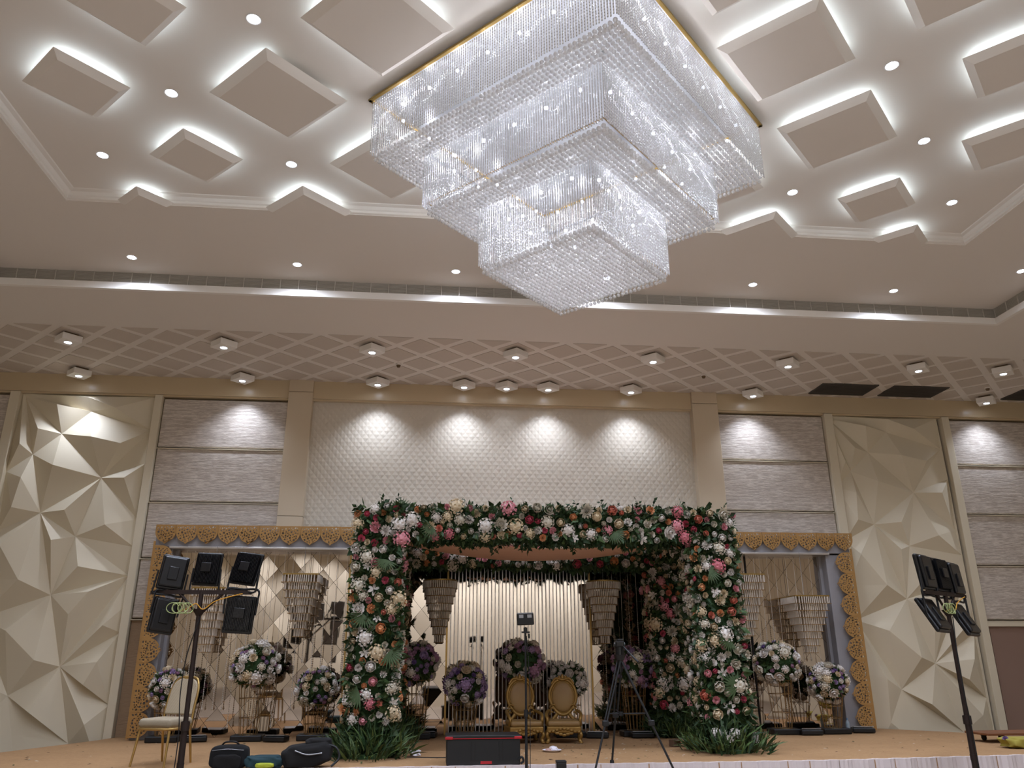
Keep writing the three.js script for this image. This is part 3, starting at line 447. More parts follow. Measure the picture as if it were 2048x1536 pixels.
// flower gate: four columns and four beams wound with leaves and blossoms
const gate = thing('flower_gate', 'large square gate covered in pink, peach and white flowers and leaves', 'flower gate', [1.61, 0, -12.05]);
{
  const cols = [[-2.31, 0.98, 0.33, 0.33], [2.31, 0.98, 0.33, 0.33], [-2.25, -1.08, 0.29, 0.3], [2.25, -1.08, 0.29, 0.3]], H = 3.12, segs = [];
  for (const [x, z, a, d] of cols) segs.push({ c: V(x, H / 2, z), s: V(a, H / 2, d), col: true, front: z > 0 });
  segs.push({ c: V(0, 2.92, 0.98), s: V(2.3, 0.23, 0.3), front: true }, { c: V(0, 2.76, -1.08), s: V(2.2, 0.21, 0.25) }, { c: V(-2.31, 2.88, 0), s: V(0.27, 0.24, 0.9) }, { c: V(2.31, 2.88, 0), s: V(0.27, 0.24, 0.9) });
  const frame = [], leafList = [], darkList = [], twigs = [];
  const spotsTaken = [];
  for (const g of segs) {
    const { c, s } = g, in_ = s.clone().addScalar(-0.1);
    frame.push(box(in_.x * 2, in_.y * 2, in_.z * 2, c.x, c.y, c.z));
    const faces = [[V(0, 0, 1), V(1, 0, 0), V(0, 1, 0), 's.z'], [V(0, 0, -1), V(1, 0, 0), V(0, 1, 0)], [V(1, 0, 0), V(0, 0, 1), V(0, 1, 0)], [V(-1, 0, 0), V(0, 0, 1), V(0, 1, 0)], [V(0, 1, 0), V(1, 0, 0), V(0, 0, 1)], [V(0, -1, 0), V(1, 0, 0), V(0, 0, 1)]];
    for (const [n, u, v] of faces) {
      const su = Math.abs(u.dot(s)), sv = Math.abs(v.dot(s)), sn = Math.abs(n.dot(s)), area = 4 * su * sv;
      if (g.col && n.y) continue;
      for (let i = 0; i < area * 520; i++) {
        const d = n.clone().multiplyScalar(rr(0.2, 1.0)).addScaledVector(u, rr(-1, 1)).addScaledVector(v, rr(-1, 1)); if (n.y < 0) d.y -= 0.4;
        const p = c.clone().addScaledVector(n, sn - 0.1 + rr(-0.02, 0.05)).addScaledVector(u, rr(-su, su)).addScaledVector(v, rr(-sv, sv));
        (rnd() < 0.45 ? leafList : darkList).push([p, d, rr(0.07, 0.16)]);
      }
      if (n.z < 0 || n.y > 0 && !g.front) continue;
      if (n.y < 0) continue;
      const want = area * (n.z > 0 ? 62 : n.y > 0 ? 14 : 44);
      for (let i = 0, tries = 0; i < want && tries < want * 14; tries++) {
        const r = pick([0.05, 0.058, 0.066, 0.075, 0.085, 0.1]), a = rr(-1, 1) * (su - 0.02), b = rr(-1, 1) * (sv - 0.02);
        const p = c.clone().addScaledVector(n, sn - 0.045).addScaledVector(u, a).addScaledVector(v, b);
        if (g.col && p.y < 0.42) continue;
        if (!spotsTaken.every(([q, w]) => q.distanceTo(p) > (w + r) * 0.82)) continue;
        if (segs.some((o) => o !== g && Math.abs(p.x - o.c.x) < o.s.x - 0.06 && Math.abs(p.y - o.c.y) < o.s.y - 0.06 && Math.abs(p.z - o.c.z) < o.s.z - 0.06)) continue;
        spotsTaken.push([p, r]); i++;
        const k = rnd(), jig = n.clone().add(V(rr(-0.35, 0.35), rr(-0.3, 0.35), rr(-0.3, 0.3)));
        if (r <= 0.06 && k < 0.42) flower(gate, 'carnation', pick([F.white, F.cream, F.peach, F.rosepink, F.ivory, F.hot, F.ivory, F.salmon]), p, jig, r);
        else if (r > 0.07 && k > 0.3 && k < 0.5) flower(gate, 'peony', pick([F.cream, F.peach, F.ivory, F.white, F.peach, F.rosepink]), p, jig, r * 1.05);
        else if (r > 0.06 && k < 0.5) flower(gate, 'hydrangea', pick([F.white, F.ivory, F.cream, F.rosepink, F.ivory, F.white, F.cream, F.white, F.pink]), p, jig, r * 1.05);
        else if (k > 0.86 && k < 0.96) flower(gate, 'dahlia', pick([F.white, F.ivory, F.cream]), p, jig, r * 1.1);
        else if (k < 0.68) flower(gate, 'rose', pick([F.white, F.cream, F.peach, F.salmon, F.ivory, F.cream, F.ivory, F.white, F.hot]), p, jig, r);
        else if (k < 0.86) flower(gate, 'chrysanthemum', pick([F.ivory, F.white, F.cream, F.rosepink, F.peach, F.ivory, F.white, F.cream, F.white]), p, jig, r * 1.1);
        else flower(gate, 'lily', F.white, p, jig, r * 1.05);
      }
    }
  }
  mesh('frame', merge(frame), M.foam, gate);
  // sprigs that stand up along the top of the beams and hang from the front one
  for (let i = 0; i < 46; i++) { const p = V(rr(-2.55, 2.55), 3.1, rr(0.7, 1.2)), tip = p.clone().add(V(rr(-0.08, 0.08), rr(0.08, 0.2), rr(-0.05, 0.05))); twigs.push(bar(p, tip, 0.004, 0.002, 4)); for (let k = 0; k < 6; k++) darkList.push([p.clone().lerp(tip, 0.3 + k * 0.14), V(rr(-1, 1), rr(0, 1), rr(-1, 1)), rr(0.05, 0.08)]); }
  for (let i = 0; i < 28; i++) { const p = V(rr(-1.9, 1.9), 2.7, rr(0.75, 1.25)), tip = p.clone().add(V(rr(-0.1, 0.1), -rr(0.04, 0.12), rr(-0.04, 0.04))); twigs.push(bar(p, tip, 0.004, 0.002, 4)); for (let k = 0; k < 6; k++) darkList.push([p.clone().lerp(tip, 0.2 + k * 0.16), V(rr(-1, 1), -rr(0.2, 1), rr(-1, 1)), rr(0.06, 0.1)]); }
  mesh('twigs', merge(twigs), M.stem, gate).userData.kind = 'stuff';
  leaves(gate, leafList, 'foliage', 'mid green leaves', leafGeo, M.leaf); leaves(gate, darkList, 'dark_foliage', 'dark green leaves', leafGeo, M.leafDark);
  for (const [x, y, z, s, a] of [[-2.05, 3.1, 1.15, 0.19, 0], [-0.35, 3.06, 1.2, 0.17, 0.2], [0.55, 3.08, 1.2, 0.15, -0.3], [1.3, 3.06, 1.2, 0.16, 0.4], [1.9, 3.1, 1.2, 0.16, 0], [2.5, 2.95, 1.25, 0.2, -0.6], [-2.45, 1.7, 1.33, 0.2, 2.6], [-2.1, 1.25, 1.33, 0.22, -2.4], [-2.45, 0.75, 1.33, 0.2, 1.9], [2.45, 0.8, 1.33, 0.22, 1.2], [-2.2, 2.4, 1.33, 0.18, 2.9], [2.2, 2.3, 1.33, 0.2, -2], [2.4, 1.4, 1.33, 0.19, 2.2], [-1.6, 2.85, 1.3, 0.18, 2.2], [0.9, 2.8, 1.3, 0.18, -2.5]]) mesh('fan_palm_leaf', fan, M.leaf, gate, [x, y, z], [-0.2, 0, a]).scale.setScalar(s);
}
{ // fern clumps round the feet of the columns
  for (const [x, z, r, l] of [[-0.72, -10.95, 0.55, 'clump of ferns and grasses round the left front column foot'], [3.92, -10.95, 0.55, 'clump of ferns with pale blossoms round the right front column foot'], [3.86, -13.1, 0.42, 'clump of ferns round the right rear column foot'], [-0.55, -13.0, 0.4, 'clump of ferns round the left rear column foot']]) {
    const t = thing('fern_clump', l, 'fern', [x, 0, z]), a = [], b = [];
    for (let i = 0; i < 760; i++) { const ang = rr(0, 6.28), q = Math.sqrt(rnd()) * r * rr(0.75, 1.1), p = V(Math.cos(ang) * q, rr(0.0, 0.3) * (1.2 - q / r * 0.8), Math.sin(ang) * q), d = V(Math.cos(ang) * rr(0.2, 1.3), rr(0.4, 1.3), Math.sin(ang) * rr(0.2, 1.3)); (i & 1 ? a : b).push([p, d, rr(0.13, 0.26)]); }
    mesh('moss_base', cyl(r * 0.45, r * 0.5, 0.05, 20, 0, 0.025), M.foam, t);
    leaves(t, a, 'fern_blades', 'light green blades', bladeGeo, M.fern); leaves(t, b, 'dark_blades', 'dark green blades', bladeGeo, M.leafDark);
    if (x > 3 && z > -12) for (let i = 0; i < 7; i++) flower(t, pick(['hydrangea', 'chrysanthemum', 'lily']), F.white, V(rr(-0.4, 0.4), rr(0.12, 0.3), rr(0.2, 0.45)), V(rr(-0.5, 0.5), 0.6, 1), 0.06);
  }
}
{ // peach cloth slung below the gate
  const g = new THREE.PlaneGeometry(1, 1, 40, 16), p = g.attributes.position;
  for (let i = 0; i < p.count; i++) { const s = p.getX(i) + 0.5, t = p.getY(i) + 0.5, sag = 4 * s * (1 - s); p.setXYZ(i, 1.62 + (s - 0.5) * 4.0, 2.87 - 0.22 * sag - 0.03 * Math.sin(t * Math.PI) + 0.012 * Math.sin(t * 40 + s * 6) * sag, -11.35 - t * 1.5); }
  g.computeVertexNormals(); tag(mesh('canopy_cloth', g, M.peach, scene), 'peach cloth slung in a shallow curve under the flower gate', 'cloth');
}
// bouquets on gold wire stands
function stand(x, z, h, r0, r1, label) {
  const t = thing('flower_stand', label, 'flower stand', [x, 0, z], 0, 'gold wire flower stands'), n = 16;
  for (let i = 0; i < n; i++) { const a = i / n * Math.PI * 2; mesh('rod', bar(V(Math.cos(a) * r0, 0.09, Math.sin(a) * r0), V(Math.cos(a) * r1, h, Math.sin(a) * r1), 0.0042, 0.0042, 5), M.bronze, t); }
  for (const k of [0, 0.33, 0.72, 1]) mesh('ring', new THREE.TorusGeometry(r0 + (r1 - r0) * k, 0.005, 6, 28).rotateX(Math.PI / 2).translate(0, 0.09 + (h - 0.09) * k, 0), M.bronze, t);
  mesh('base_tray', rbox(0.46, 0.09, 0.32, 0.02, 0, 0.045, 0), M.black, t);
}
function bouquet(x, y, z, r, label, mats, n = 64, squash = 0.95) {
  const t = thing('bouquet', label, 'bouquet', [x, y, z], 0, 'round bouquets on the stands'), ls = [], filler = [];
  mesh('foam_ball', new THREE.IcosahedronGeometry(r * 0.72, 2).scale(1, squash, 1), M.foam, t);
  for (let i = 0; i < 380; i++) { const d = V(rr(-1, 1), rr(-1, 1), rr(-1, 1)).normalize(); ls.push([d.clone().multiplyScalar(r * 0.68), d.clone().add(V(rr(-0.7, 0.7), rr(-0.6, 0.4), rr(-0.7, 0.7))), rr(0.07, 0.14)]); }
  leaves(t, ls, 'foliage', 'green leaves', leafGeo, M.leaf);
  const used = [];
  for (let i = 0, k = 0; i < n && k < 900; k++) {
    const d = V(rr(-1, 1), rr(-0.75, 1), rr(-0.5, 1)).normalize(), q = pick([0.04, 0.05, 0.065, 0.085]), p = V(d.x * r * 0.86, d.y * r * 0.86 * squash, d.z * r * 0.86);
    if (!used.every(([u, w]) => u.distanceTo(p) > (w + q) * 0.72)) continue; used.push([p, q]); i++;
    const small = q < 0.05; flower(t, small ? pick(['chrysanthemum', 'rose']) : pick(['hydrangea', 'rose', 'chrysanthemum']), small ? pick(mats[1]) : pick(mats[0]), p, d, q * 1.15);
  }
}
const pale = [F.white, F.white, F.ivory, F.cream], purple = [F.lilac, F.violet, F.mauve, F.lilac], soft = [F.white, F.mauve, F.lilac, F.ivory];
for (const [x, y, r, tall, what, where, m] of [
  [-3.86, 0.74, 0.3, 0, 'white and purple', 'behind the banquet chair', [pale, purple]], [-2.65, 1.06, 0.37, 1, 'cream and mauve', 'left of the flower gate, the taller of two', [pale, soft]], [-1.69, 0.73, 0.31, 0, 'white and violet', 'just left of the flower gate, the lower of two', [pale, purple]],
  [-0.16, 1.08, 0.33, 1, 'mauve and white', 'right behind the left front flower column', [soft, purple]], [0.6, 0.77, 0.33, 0, 'purple and cream', 'behind the black road case', [[F.lilac, F.white, F.cream, F.lilac], purple]], [1.5, 1.1, 0.36, 1, 'dusky mauve and white', 'above the left throne', [soft, soft]],
  [2.23, 0.82, 0.3, 0, 'all white', 'behind the right throne', [[F.white], [F.white, F.ivory]]], [3.28, 1.02, 0.33, 1, 'lilac and white', 'behind the camera tripod', [soft, purple]], [4.35, 0.81, 0.28, 0, 'pale cream', 'between the two right flower columns', [pale, pale]],
  [5.7, 1.08, 0.38, 1, 'white and purple', 'right of the flower gate, the taller of two', [pale, purple]], [6.53, 0.77, 0.31, 0, 'white and purple', 'nearest the right gold border, the lower of two', [pale, purple]]]) {
  stand(x, -13.2, y - r * 0.72, 0.13, 0.2, `gold wire flower stand ${where.replace(/, the .*/, '')}${tall ? ', tall' : ', short'}`);
  bouquet(x, y, -13.2, r, `round ${what} bouquet ${where}`, m);
}
// ---------- furniture and equipment on and before the stage ----------
{ // banquet chair
  const c = thing('banquet_chair', 'gold framed banquet chair with beige padded seat and back on the stage', 'chair', [-3.06, 0, -10.48], -0.38);
  const leg = (x, z, x1, z1) => bar(V(x, 0.42, z), V(x1, 0, z1), 0.016, 0.012, 10);
  for (const s of [-1, 1]) { mesh('leg', leg(s * 0.2, 0.18, s * 0.23, 0.24), M.brass, c); mesh('leg', leg(s * 0.19, -0.19, s * 0.2, -0.27), M.brass, c); }
  mesh('seat_frame', tube([[-0.21, 0.4, 0.2], [0.21, 0.4, 0.2], [0.2, 0.4, -0.2], [-0.2, 0.4, -0.2]], 0.014, 60, 8, true), M.brass, c);
  mesh('seat', rbox(0.45, 0.1, 0.43, 0.045, 0, 0.46, 0.01, 4), M.chair, c);
  const back = [[-0.2, 0.4, -0.19], [-0.2, 0.62, -0.22], [-0.19, 0.82, -0.27], [-0.13, 0.935, -0.305], [0, 0.955, -0.31], [0.13, 0.935, -0.305], [0.19, 0.82, -0.27], [0.2, 0.62, -0.22], [0.2, 0.4, -0.19]];
  mesh('back_frame', tube(back, 0.014, 60, 8), M.brass, c);
  const sh = new THREE.Shape(); sh.moveTo(-0.175, 0); sh.lineTo(0.175, 0); sh.lineTo(0.17, 0.26); sh.quadraticCurveTo(0.16, 0.37, 0.06, 0.385); sh.lineTo(-0.06, 0.385); sh.quadraticCurveTo(-0.16, 0.37, -0.17, 0.26); sh.closePath();
  mesh('backrest', new THREE.ExtrudeGeometry(sh, { depth: 0.03, bevelEnabled: true, bevelSize: 0.015, bevelThickness: 0.015, bevelSegments: 3 }).translate(0, 0, -0.015), M.chair, c, [0, 0.545, -0.21], [-0.24, 0, 0]);
  mesh('hand_grip', rbox(0.07, 0.02, 0.03, 0.008, 0, 0.935, -0.29), M.brass, c);
}
// carved gold thrones
function throne(x, z, turn, label) {
  const t = thing('throne_chair', label, 'throne', [x, 0, z], turn, 'pair of carved gold thrones');
  for (const [sx, sz] of [[-1, 1], [1, 1], [-1, -1], [1, -1]]) mesh('leg', merge([tube([[sx * 0.21, 0.17, sz * 0.18], [sx * 0.245, 0.12, sz * 0.21], [sx * 0.225, 0.06, sz * 0.19], [sx * 0.24, 0.015, sz * 0.21]], 0.026, 14, 8), new THREE.SphereGeometry(0.032, 10, 8).scale(1, 0.6, 1.2).translate(sx * 0.24, 0.019, sz * 0.21)]), M.throne, t);
  const ap = [rbox(0.5, 0.09, 0.44, 0.02, 0, 0.185, 0)]; for (let i = 0; i < 9; i++) ap.push(new THREE.SphereGeometry(0.026, 8, 6).scale(1, 0.8, 0.6).translate(-0.21 + i * 0.0525, 0.18 - 0.02 * Math.cos(i * 0.8), 0.225)); for (let i = 0; i < 5; i++) ap.push(new THREE.SphereGeometry(0.03, 8, 6).scale(1.2, 0.7, 0.5).translate(-0.1 + i * 0.05, 0.14 - 0.012 * (2 - Math.abs(i - 2)), 0.215));
  mesh('apron', merge(ap), M.throne, t);
  mesh('seat', rbox(0.47, 0.085, 0.43, 0.04, 0, 0.265, 0.01, 4), M.goldCloth, t);
  const oval = (a, b, k = 36) => Array.from({ length: k }, (_, i) => { const q = i / k * Math.PI * 2; return [Math.cos(q) * a * (1 - 0.14 * Math.max(0, -Math.sin(q))), Math.sin(q) * b, 0]; });
  const bk = mesh('back_frame', merge([tube(oval(0.2, 0.25), 0.024, 70, 8, true), tube(oval(0.17, 0.22), 0.012, 70, 6, true), tube([[-0.09, -0.24, 0], [-0.16, -0.32, 0], [-0.21, -0.36, 0.01]], 0.026, 14, 8), tube([[0.09, -0.24, 0], [0.16, -0.32, 0], [0.21, -0.36, 0.01]], 0.026, 14, 8), ...[-1, 1].flatMap((s) => [0, 1, 2].map((i) => tube([[s * (0.1 + i * 0.025), -0.13 - i * 0.045, 0.02], [s * (0.16 + i * 0.01), -0.11 - i * 0.05, 0.03], [s * 0.2, -0.15 - i * 0.05, 0.01]], 0.012, 10, 6)))]), M.throne, t, [0, 0.61, -0.2], [-0.14, 0, 0]);
  const crest = []; for (let i = -3; i <= 3; i++) crest.push(new THREE.SphereGeometry(0.034 - Math.abs(i) * 0.004, 10, 8).scale(0.8, 1.5 - Math.abs(i) * 0.22, 0.6).rotateZ(-i * 0.3).translate(i * 0.045, 0.275 - Math.abs(i) * Math.abs(i) * 0.008, 0)); crest.push(tube([[-0.17, 0.18, 0.01], [-0.1, 0.26, 0.015], [0, 0.24, 0.02], [0.1, 0.26, 0.015], [0.17, 0.18, 0.01]], 0.018, 24, 7));
  mesh('crest', merge(crest), M.throne, bk);
  mesh('back_cushion', new THREE.SphereGeometry(1, 24, 16).scale(0.165, 0.215, 0.05), M.goldCloth, t, [0, 0.61, -0.19], [-0.14, 0, 0]);
  for (const s of [-1, 1]) mesh('arm', tube([[s * 0.21, 0.42, -0.19], [s * 0.245, 0.40, -0.02], [s * 0.25, 0.37, 0.12], [s * 0.235, 0.31, 0.17], [s * 0.24, 0.24, 0.13]], 0.024, 26, 8), M.throne, t);
}
throne(1.42, -12.42, 0.12, 'left of the two carved gold thrones, partly behind the lamp stand');
throne(2.01, -12.4, -0.14, 'right of the two carved gold thrones, in front of white flowers');

// floodlight trees
const finBack = (() => { const l = [rbox(0.34, 0.36, 0.035, 0.015, 0, 0, -0.03), rbox(0.27, 0.3, 0.03, 0.01, 0, 0, 0)]; for (let i = 0; i < 17; i++) l.push(box(0.006, 0.31, 0.028, -0.144 + i * 0.018, 0, 0.02)); l.push(rbox(0.13, 0.1, 0.04, 0.008, 0, 0.01, 0.035)); return merge(l); })();
const plainBack = merge([rbox(0.33, 0.37, 0.05, 0.02, 0, 0, -0.03, 2), rbox(0.29, 0.33, 0.05, 0.025, 0, 0, 0.01, 2), rbox(0.12, 0.14, 0.03, 0.008, 0, -0.02, 0.04)]);
const flGlass = rbox(0.3, 0.32, 0.006, 0.002, 0, 0, -0.05), bracket = (s) => tube([[-0.18, 0, -0.01], [-0.185, -s * 0.15, -0.01], [-0.18, -s * 0.235, -0.01], [0, -s * 0.24, -0.01], [0.18, -s * 0.235, -0.01], [0.185, -s * 0.15, -0.01], [0.18, 0, -0.01]], 0.012, 40, 5);
function floodTree(x, z, turn, label, lamps, top = 1.86) {
  const t = thing('floodlight_stand', label, 'floodlight stand', [x, FLOOR, z], turn), h = -FLOOR;
  mesh('pole', merge([cyl(0.032, 0.036, h + 0.55, 14, 0, (h + 0.55) / 2), cyl(0.024, 0.026, top - 0.55 + 0.02, 14, 0, h + 0.55 + (top - 0.55) / 2), cyl(0.045, 0.045, 0.09, 14, 0, h + 0.5), cyl(0.037, 0.037, 0.06, 14, 0, h + 0.12)]), M.pipe, t);
  mesh('base_plate', merge([cyl(0.16, 0.19, 0.05, 20, 0, 0.025), ...[0, 1, 2, 3].map((k) => bar(V(0, 0.1, 0), V(Math.cos(k * 1.571) * 0.4, 0.02, Math.sin(k * 1.571) * 0.4), 0.018, 0.018, 8))]), M.pipe, t);
  mesh('crossbar', merge([box(1.08, 0.035, 0.035, 0, h + top, 0), box(1.0, 0.012, 0.012, 0, h + top + 0.022, 0.012)]), M.pipe, t);
  for (const s of [-1, 1]) mesh('strut', bar(V(s * 0.02, h + top - 0.22, 0), V(s * 0.24, h + top, 0), 0.016, 0.016, 6), M.pipe, t);
  mesh('hub', cyl(0.075, 0.03, 0.07, 6, 0, h + top - 0.21), M.pipe, t);
  for (const [lx, ly, rx, ry, rz, up, fin, sx = 0.86, sy = 1.02] of lamps) {
    const f = mesh('floodlight', fin ? finBack : plainBack, M.blackGloss, t, [lx, h + ly, 0.0], [rx, ry, rz]); f.scale.set(sx, sy, 1);
    mesh('glass', flGlass, M.steel, f);
    const b = mesh('bracket', bracket(up), M.black, f, [0, 0, 0], [-rx, 0, 0]);
  }
  const coil = []; for (let i = 0; i <= 60; i++) { const a = i * 0.62; coil.push(V(-0.26 + Math.cos(a) * (0.06 + 0.02 * Math.sin(i * 0.3)) + i * 0.003, h + top - 0.17 + Math.sin(a) * 0.055, 0.1 + 0.01 * Math.sin(i))); }
  mesh('green_cable', new THREE.TubeGeometry(new THREE.CatmullRomCurve3(coil), 200, 0.005, 5), M.cable, t);
  mesh('yellow_cable', tube([[-0.2, h + top - 0.2, 0.06], [-0.1, h + top - 0.17, 0.07], [-0.03, h + top - 0.12, 0.06], [0.05, h + top - 0.18, 0.06], [0.16, h + top - 0.1, 0.05], [0.3, h + top - 0.05, 0.04], [0.45, h + top - 0.01, 0.03]], 0.006, 50, 5), M.yellow, t);
  mesh('black_cable', tube([[0.03, h + top - 0.25, 0.03], [-0.06, h + 1.2, 0.045], [-0.075, h + 0.8, 0.05], [-0.04, h + 0.4, 0.05], [-0.06, 0.1, 0.06]], 0.006, 50, 5), M.black, t);
}
floodTree(-2.52, -9.3, 0.0, 'rusty pole with five black floodlights before the left of the stage', [[-0.33, 2.08, -0.12, 0.35, -0.08, 1, 0], [0.03, 2.12, -0.1, -0.1, -0.06, 1, 1], [0.45, 2.13, -0.2, -0.3, -0.2, 1, 1, 0.95], [-0.37, 1.62, -0.15, 0.55, -0.06, -1, 0, 0.8, 1.05], [0.43, 1.63, -0.05, 0.05, -0.05, -1, 1, 0.95, 1.12]]);
floodTree(6.03, -9.0, 0.58, 'rusty pole with five black floodlights before the right of the stage', [[-0.38, 2.1, -0.1, 0.05, 0, 1, 0, 1, 1.1], [0.0, 2.09, -0.1, 0.05, 0, 1, 1, 1, 1.1], [0.36, 2.06, -0.1, 0.05, 0, 1, 0, 1, 1.1], [-0.36, 1.63, -0.5, 0.05, 0, -1, 0, 1, 1.15], [0.42, 1.6, -0.5, 0.05, 0, -1, 0, 1, 1.15]]);
{ // video lamp on a slim stand
  const t = thing('video_lamp_stand', 'small video lamp on a slim black stand before the road case', 'lamp stand', [1.08, FLOOR, -9.2]), h = -FLOOR;
  mesh('pole', merge([cyl(0.014, 0.018, 0.95, 10, 0, h + 0.15), cyl(0.011, 0.012, 0.95, 10, 0, h + 1.02), cyl(0.024, 0.024, 0.07, 10, 0, h + 0.6), box(0.05, 0.016, 0.016, 0.03, h + 0.6, 0)]), M.black, t);
  for (let k = 0; k < 3; k++) mesh('leg', bar(V(0, 0.5, 0), V(Math.cos(k * 2.09 + 0.5) * 0.35, 0, Math.sin(k * 2.09 + 0.5) * 0.35), 0.009, 0.009, 6), M.black, t);
  mesh('swivel', merge([cyl(0.022, 0.022, 0.06, 10, 0, h + 1.46), box(0.09, 0.018, 0.018, 0, h + 1.44, 0.02), cyl(0.01, 0.01, 0.05, 8, 0.04, h + 1.4, 0)]), M.black, t);
  const p = mesh('lamp_panel', rbox(0.19, 0.125, 0.045, 0.008), M.blackGloss, t, [0, h + 1.58, 0], [-0.1, 0.08, 0.05]);
  mesh('top_edge', box(0.18, 0.012, 0.04, 0, 0.064, 0), M.steel, p); mesh('rear_display', box(0.05, 0.035, 0.003, -0.05, 0.03, 0.024), M.steel, p); mesh('rear_display', box(0.05, 0.035, 0.003, 0.045, 0.03, 0.024), M.steel, p);
  mesh('power_cable', tube([[0.01, h + 1.4, 0.02], [0.035, h + 1.0, 0.03], [0.04, h + 0.5, 0.03], [0.03, 0.05, 0.04]], 0.004, 30, 5), M.black, t);
}
{ // camera tripod
  const t = thing('camera_tripod', 'tall black camera tripod at the front edge of the stage', 'tripod', [2.24, 0, -9.6]);
  const apex = V(0, 1.17, 0), feet = [V(-0.54, FLOOR, 0.28), V(0.72, FLOOR, 0.28), V(-0.06, 0.01, -0.38)];
  for (const f of feet) {
    const d = f.clone().sub(apex), s = V(-d.z, 0, d.x).normalize().multiplyScalar(0.028), m = apex.clone().lerp(f, f.y < -0.2 ? 0.42 : 0.55);
    mesh('leg', merge([bar(apex.clone().add(s), m.clone().add(s.clone().multiplyScalar(0.7)), 0.011, 0.011, 8), bar(apex.clone().sub(s), m.clone().sub(s.clone().multiplyScalar(0.7)), 0.011, 0.011, 8), bar(m, f, 0.013, 0.012, 8), rbox(0.07, 0.06, 0.05, 0.01, m.x, m.y, m.z), cyl(0.022, 0.026, 0.03, 10, f.x, f.y + 0.01, f.z)]), M.black, t);
  }
  mesh('spreader', merge(feet.map((f) => { const m = apex.clone().lerp(f, f.y < -0.2 ? 0.36 : 0.5); return bar(V(-0.02, 0.56, 0), m, 0.007, 0.007, 6); }).concat([cyl(0.03, 0.03, 0.04, 10, -0.02, 0.56)])), M.black, t);
  mesh('bowl', merge([cyl(0.07, 0.05, 0.06, 16, 0, 1.17), cyl(0.03, 0.03, 0.14, 12, 0, 1.08)]), M.blackGloss, t);
  mesh('fluid_head', merge([cyl(0.05, 0.055, 0.09, 16, 0, 1.24), rbox(0.1, 0.07, 0.11, 0.015, 0, 1.32), rbox(0.07, 0.02, 0.12, 0.006, 0, 1.365), cyl(0.03, 0.03, 0.13, 12, 0, 0, 0).rotateZ(1.571).translate(0, 1.31, 0)]), M.blackGloss, t);
  mesh('pan_handle', bar(V(0.03, 1.3, 0.03), V(0.14, 1.12, 0.3), 0.009, 0.012, 8), M.black, t);
}
{ // road case
  const t = thing('road_case', 'black road case with red corners at the front edge of the stage', 'case', [0.67, 0, -10.13]);
  mesh('body', rbox(0.85, 0.28, 0.4, 0.012, 0, 0.145, 0), M.black, t); const lid = mesh('lid', rbox(0.87, 0.035, 0.42, 0.01, 0, 0.305, 0), M.black, t); mesh('red_piping', box(0.86, 0.008, 0.004, 0, 0.289, 0.21), M.red, lid);
  for (const s of [-1, 1]) mesh('corner_guard', rbox(0.09, 0.03, 0.03, 0.006, s * 0.4, 0.295, 0.2), M.red, t);
  mesh('red_label', rbox(0.13, 0.03, 0.006, 0.002, 0.03, 0.035, 0.203), M.red, t); for (const x of [-0.14, -0.1, 0.18, 0.22]) mesh('strap', box(0.012, 0.2, 0.006, x, 0.16, 0.202), M.dark, t);
  mesh('handle', tube([[0.4, 0.06, 0.2], [0.44, 0.09, 0.22], [0.46, 0.05, 0.22], [0.43, 0.02, 0.21]], 0.014, 16, 6), M.black, t);
}
{ const t = thing('small_black_box', 'small dark box peeking over the bottom edge right of the road case', 'box', [1.5, FLOOR, -9.5]); mesh('body', rbox(0.11, 0.58, 0.1, 0.012, 0, 0.29, 0), M.blackGloss, t); mesh('cap', rbox(0.112, 0.02, 0.102, 0.006, 0, 0.585, 0), M.dark, t); }
function lumpy(w, h, d, k, s) { const g = new THREE.SphereGeometry(1, 40, 24), p = g.attributes.position, v = V(); for (let i = 0; i < p.count; i++) { v.fromBufferAttribute(p, i); const q = (a, e) => Math.sign(a) * Math.abs(a) ** e; const f = 1 + k * (Math.sin(v.x * 7 + s) * Math.cos(v.y * 6 + s * 2) + 0.6 * Math.sin(v.z * 9 + v.x * 5 + s)); p.setXYZ(i, q(v.x, 0.55) * w / 2 * f, (q(v.y, 0.55) * f + 1) * h / 2, q(v.z, 0.55) * d / 2 * f); } g.computeVertexNormals(); g.computeBoundingBox(); return g.translate(0, -g.boundingBox.min.y, 0); }
{ const t = thing('camera_bag', 'boxy black camera bag at the bottom edge, below the left pendant', 'bag', [-2.19, 0, -10.03]); mesh('body', lumpy(0.43, 0.25, 0.26, 0.02, 1), M.bag, t); mesh('front_pocket', lumpy(0.3, 0.15, 0.08, 0.03, 2), M.bagSoft, t, [0, 0.01, 0.13]); mesh('carry_handle', tube([[-0.1, 0.24, 0], [-0.06, 0.275, 0.02], [0.06, 0.275, 0.02], [0.1, 0.24, 0]], 0.01, 20, 6), M.black, t); mesh('zip', tube([[-0.17, 0.2, 0.12], [0, 0.215, 0.135], [0.17, 0.2, 0.12]], 0.004, 20, 5), M.steel, t); }
{ const t = thing('backpack', 'slumped dark backpack beside the left front flower column', 'backpack', [-1.32, 0, -10.05], 0.1); mesh('body', lumpy(0.56, 0.24, 0.3, 0.05, 4).rotateZ(0.12), M.bagSoft, t, [0, 0.01, 0]); mesh('top_pocket', lumpy(0.3, 0.14, 0.2, 0.06, 6), M.bagSoft, t, [0.1, 0.16, -0.02]); mesh('shoulder_strap', tube([[0.2, 0.24, 0.05], [0.31, 0.2, 0.1], [0.34, 0.1, 0.12], [0.26, 0.02, 0.14]], 0.014, 24, 6), M.black, t); mesh('compression_strap', tube([[-0.15, 0.19, 0.15], [-0.02, 0.15, 0.17], [0.15, 0.16, 0.16]], 0.008, 20, 5), M.steel, t); }
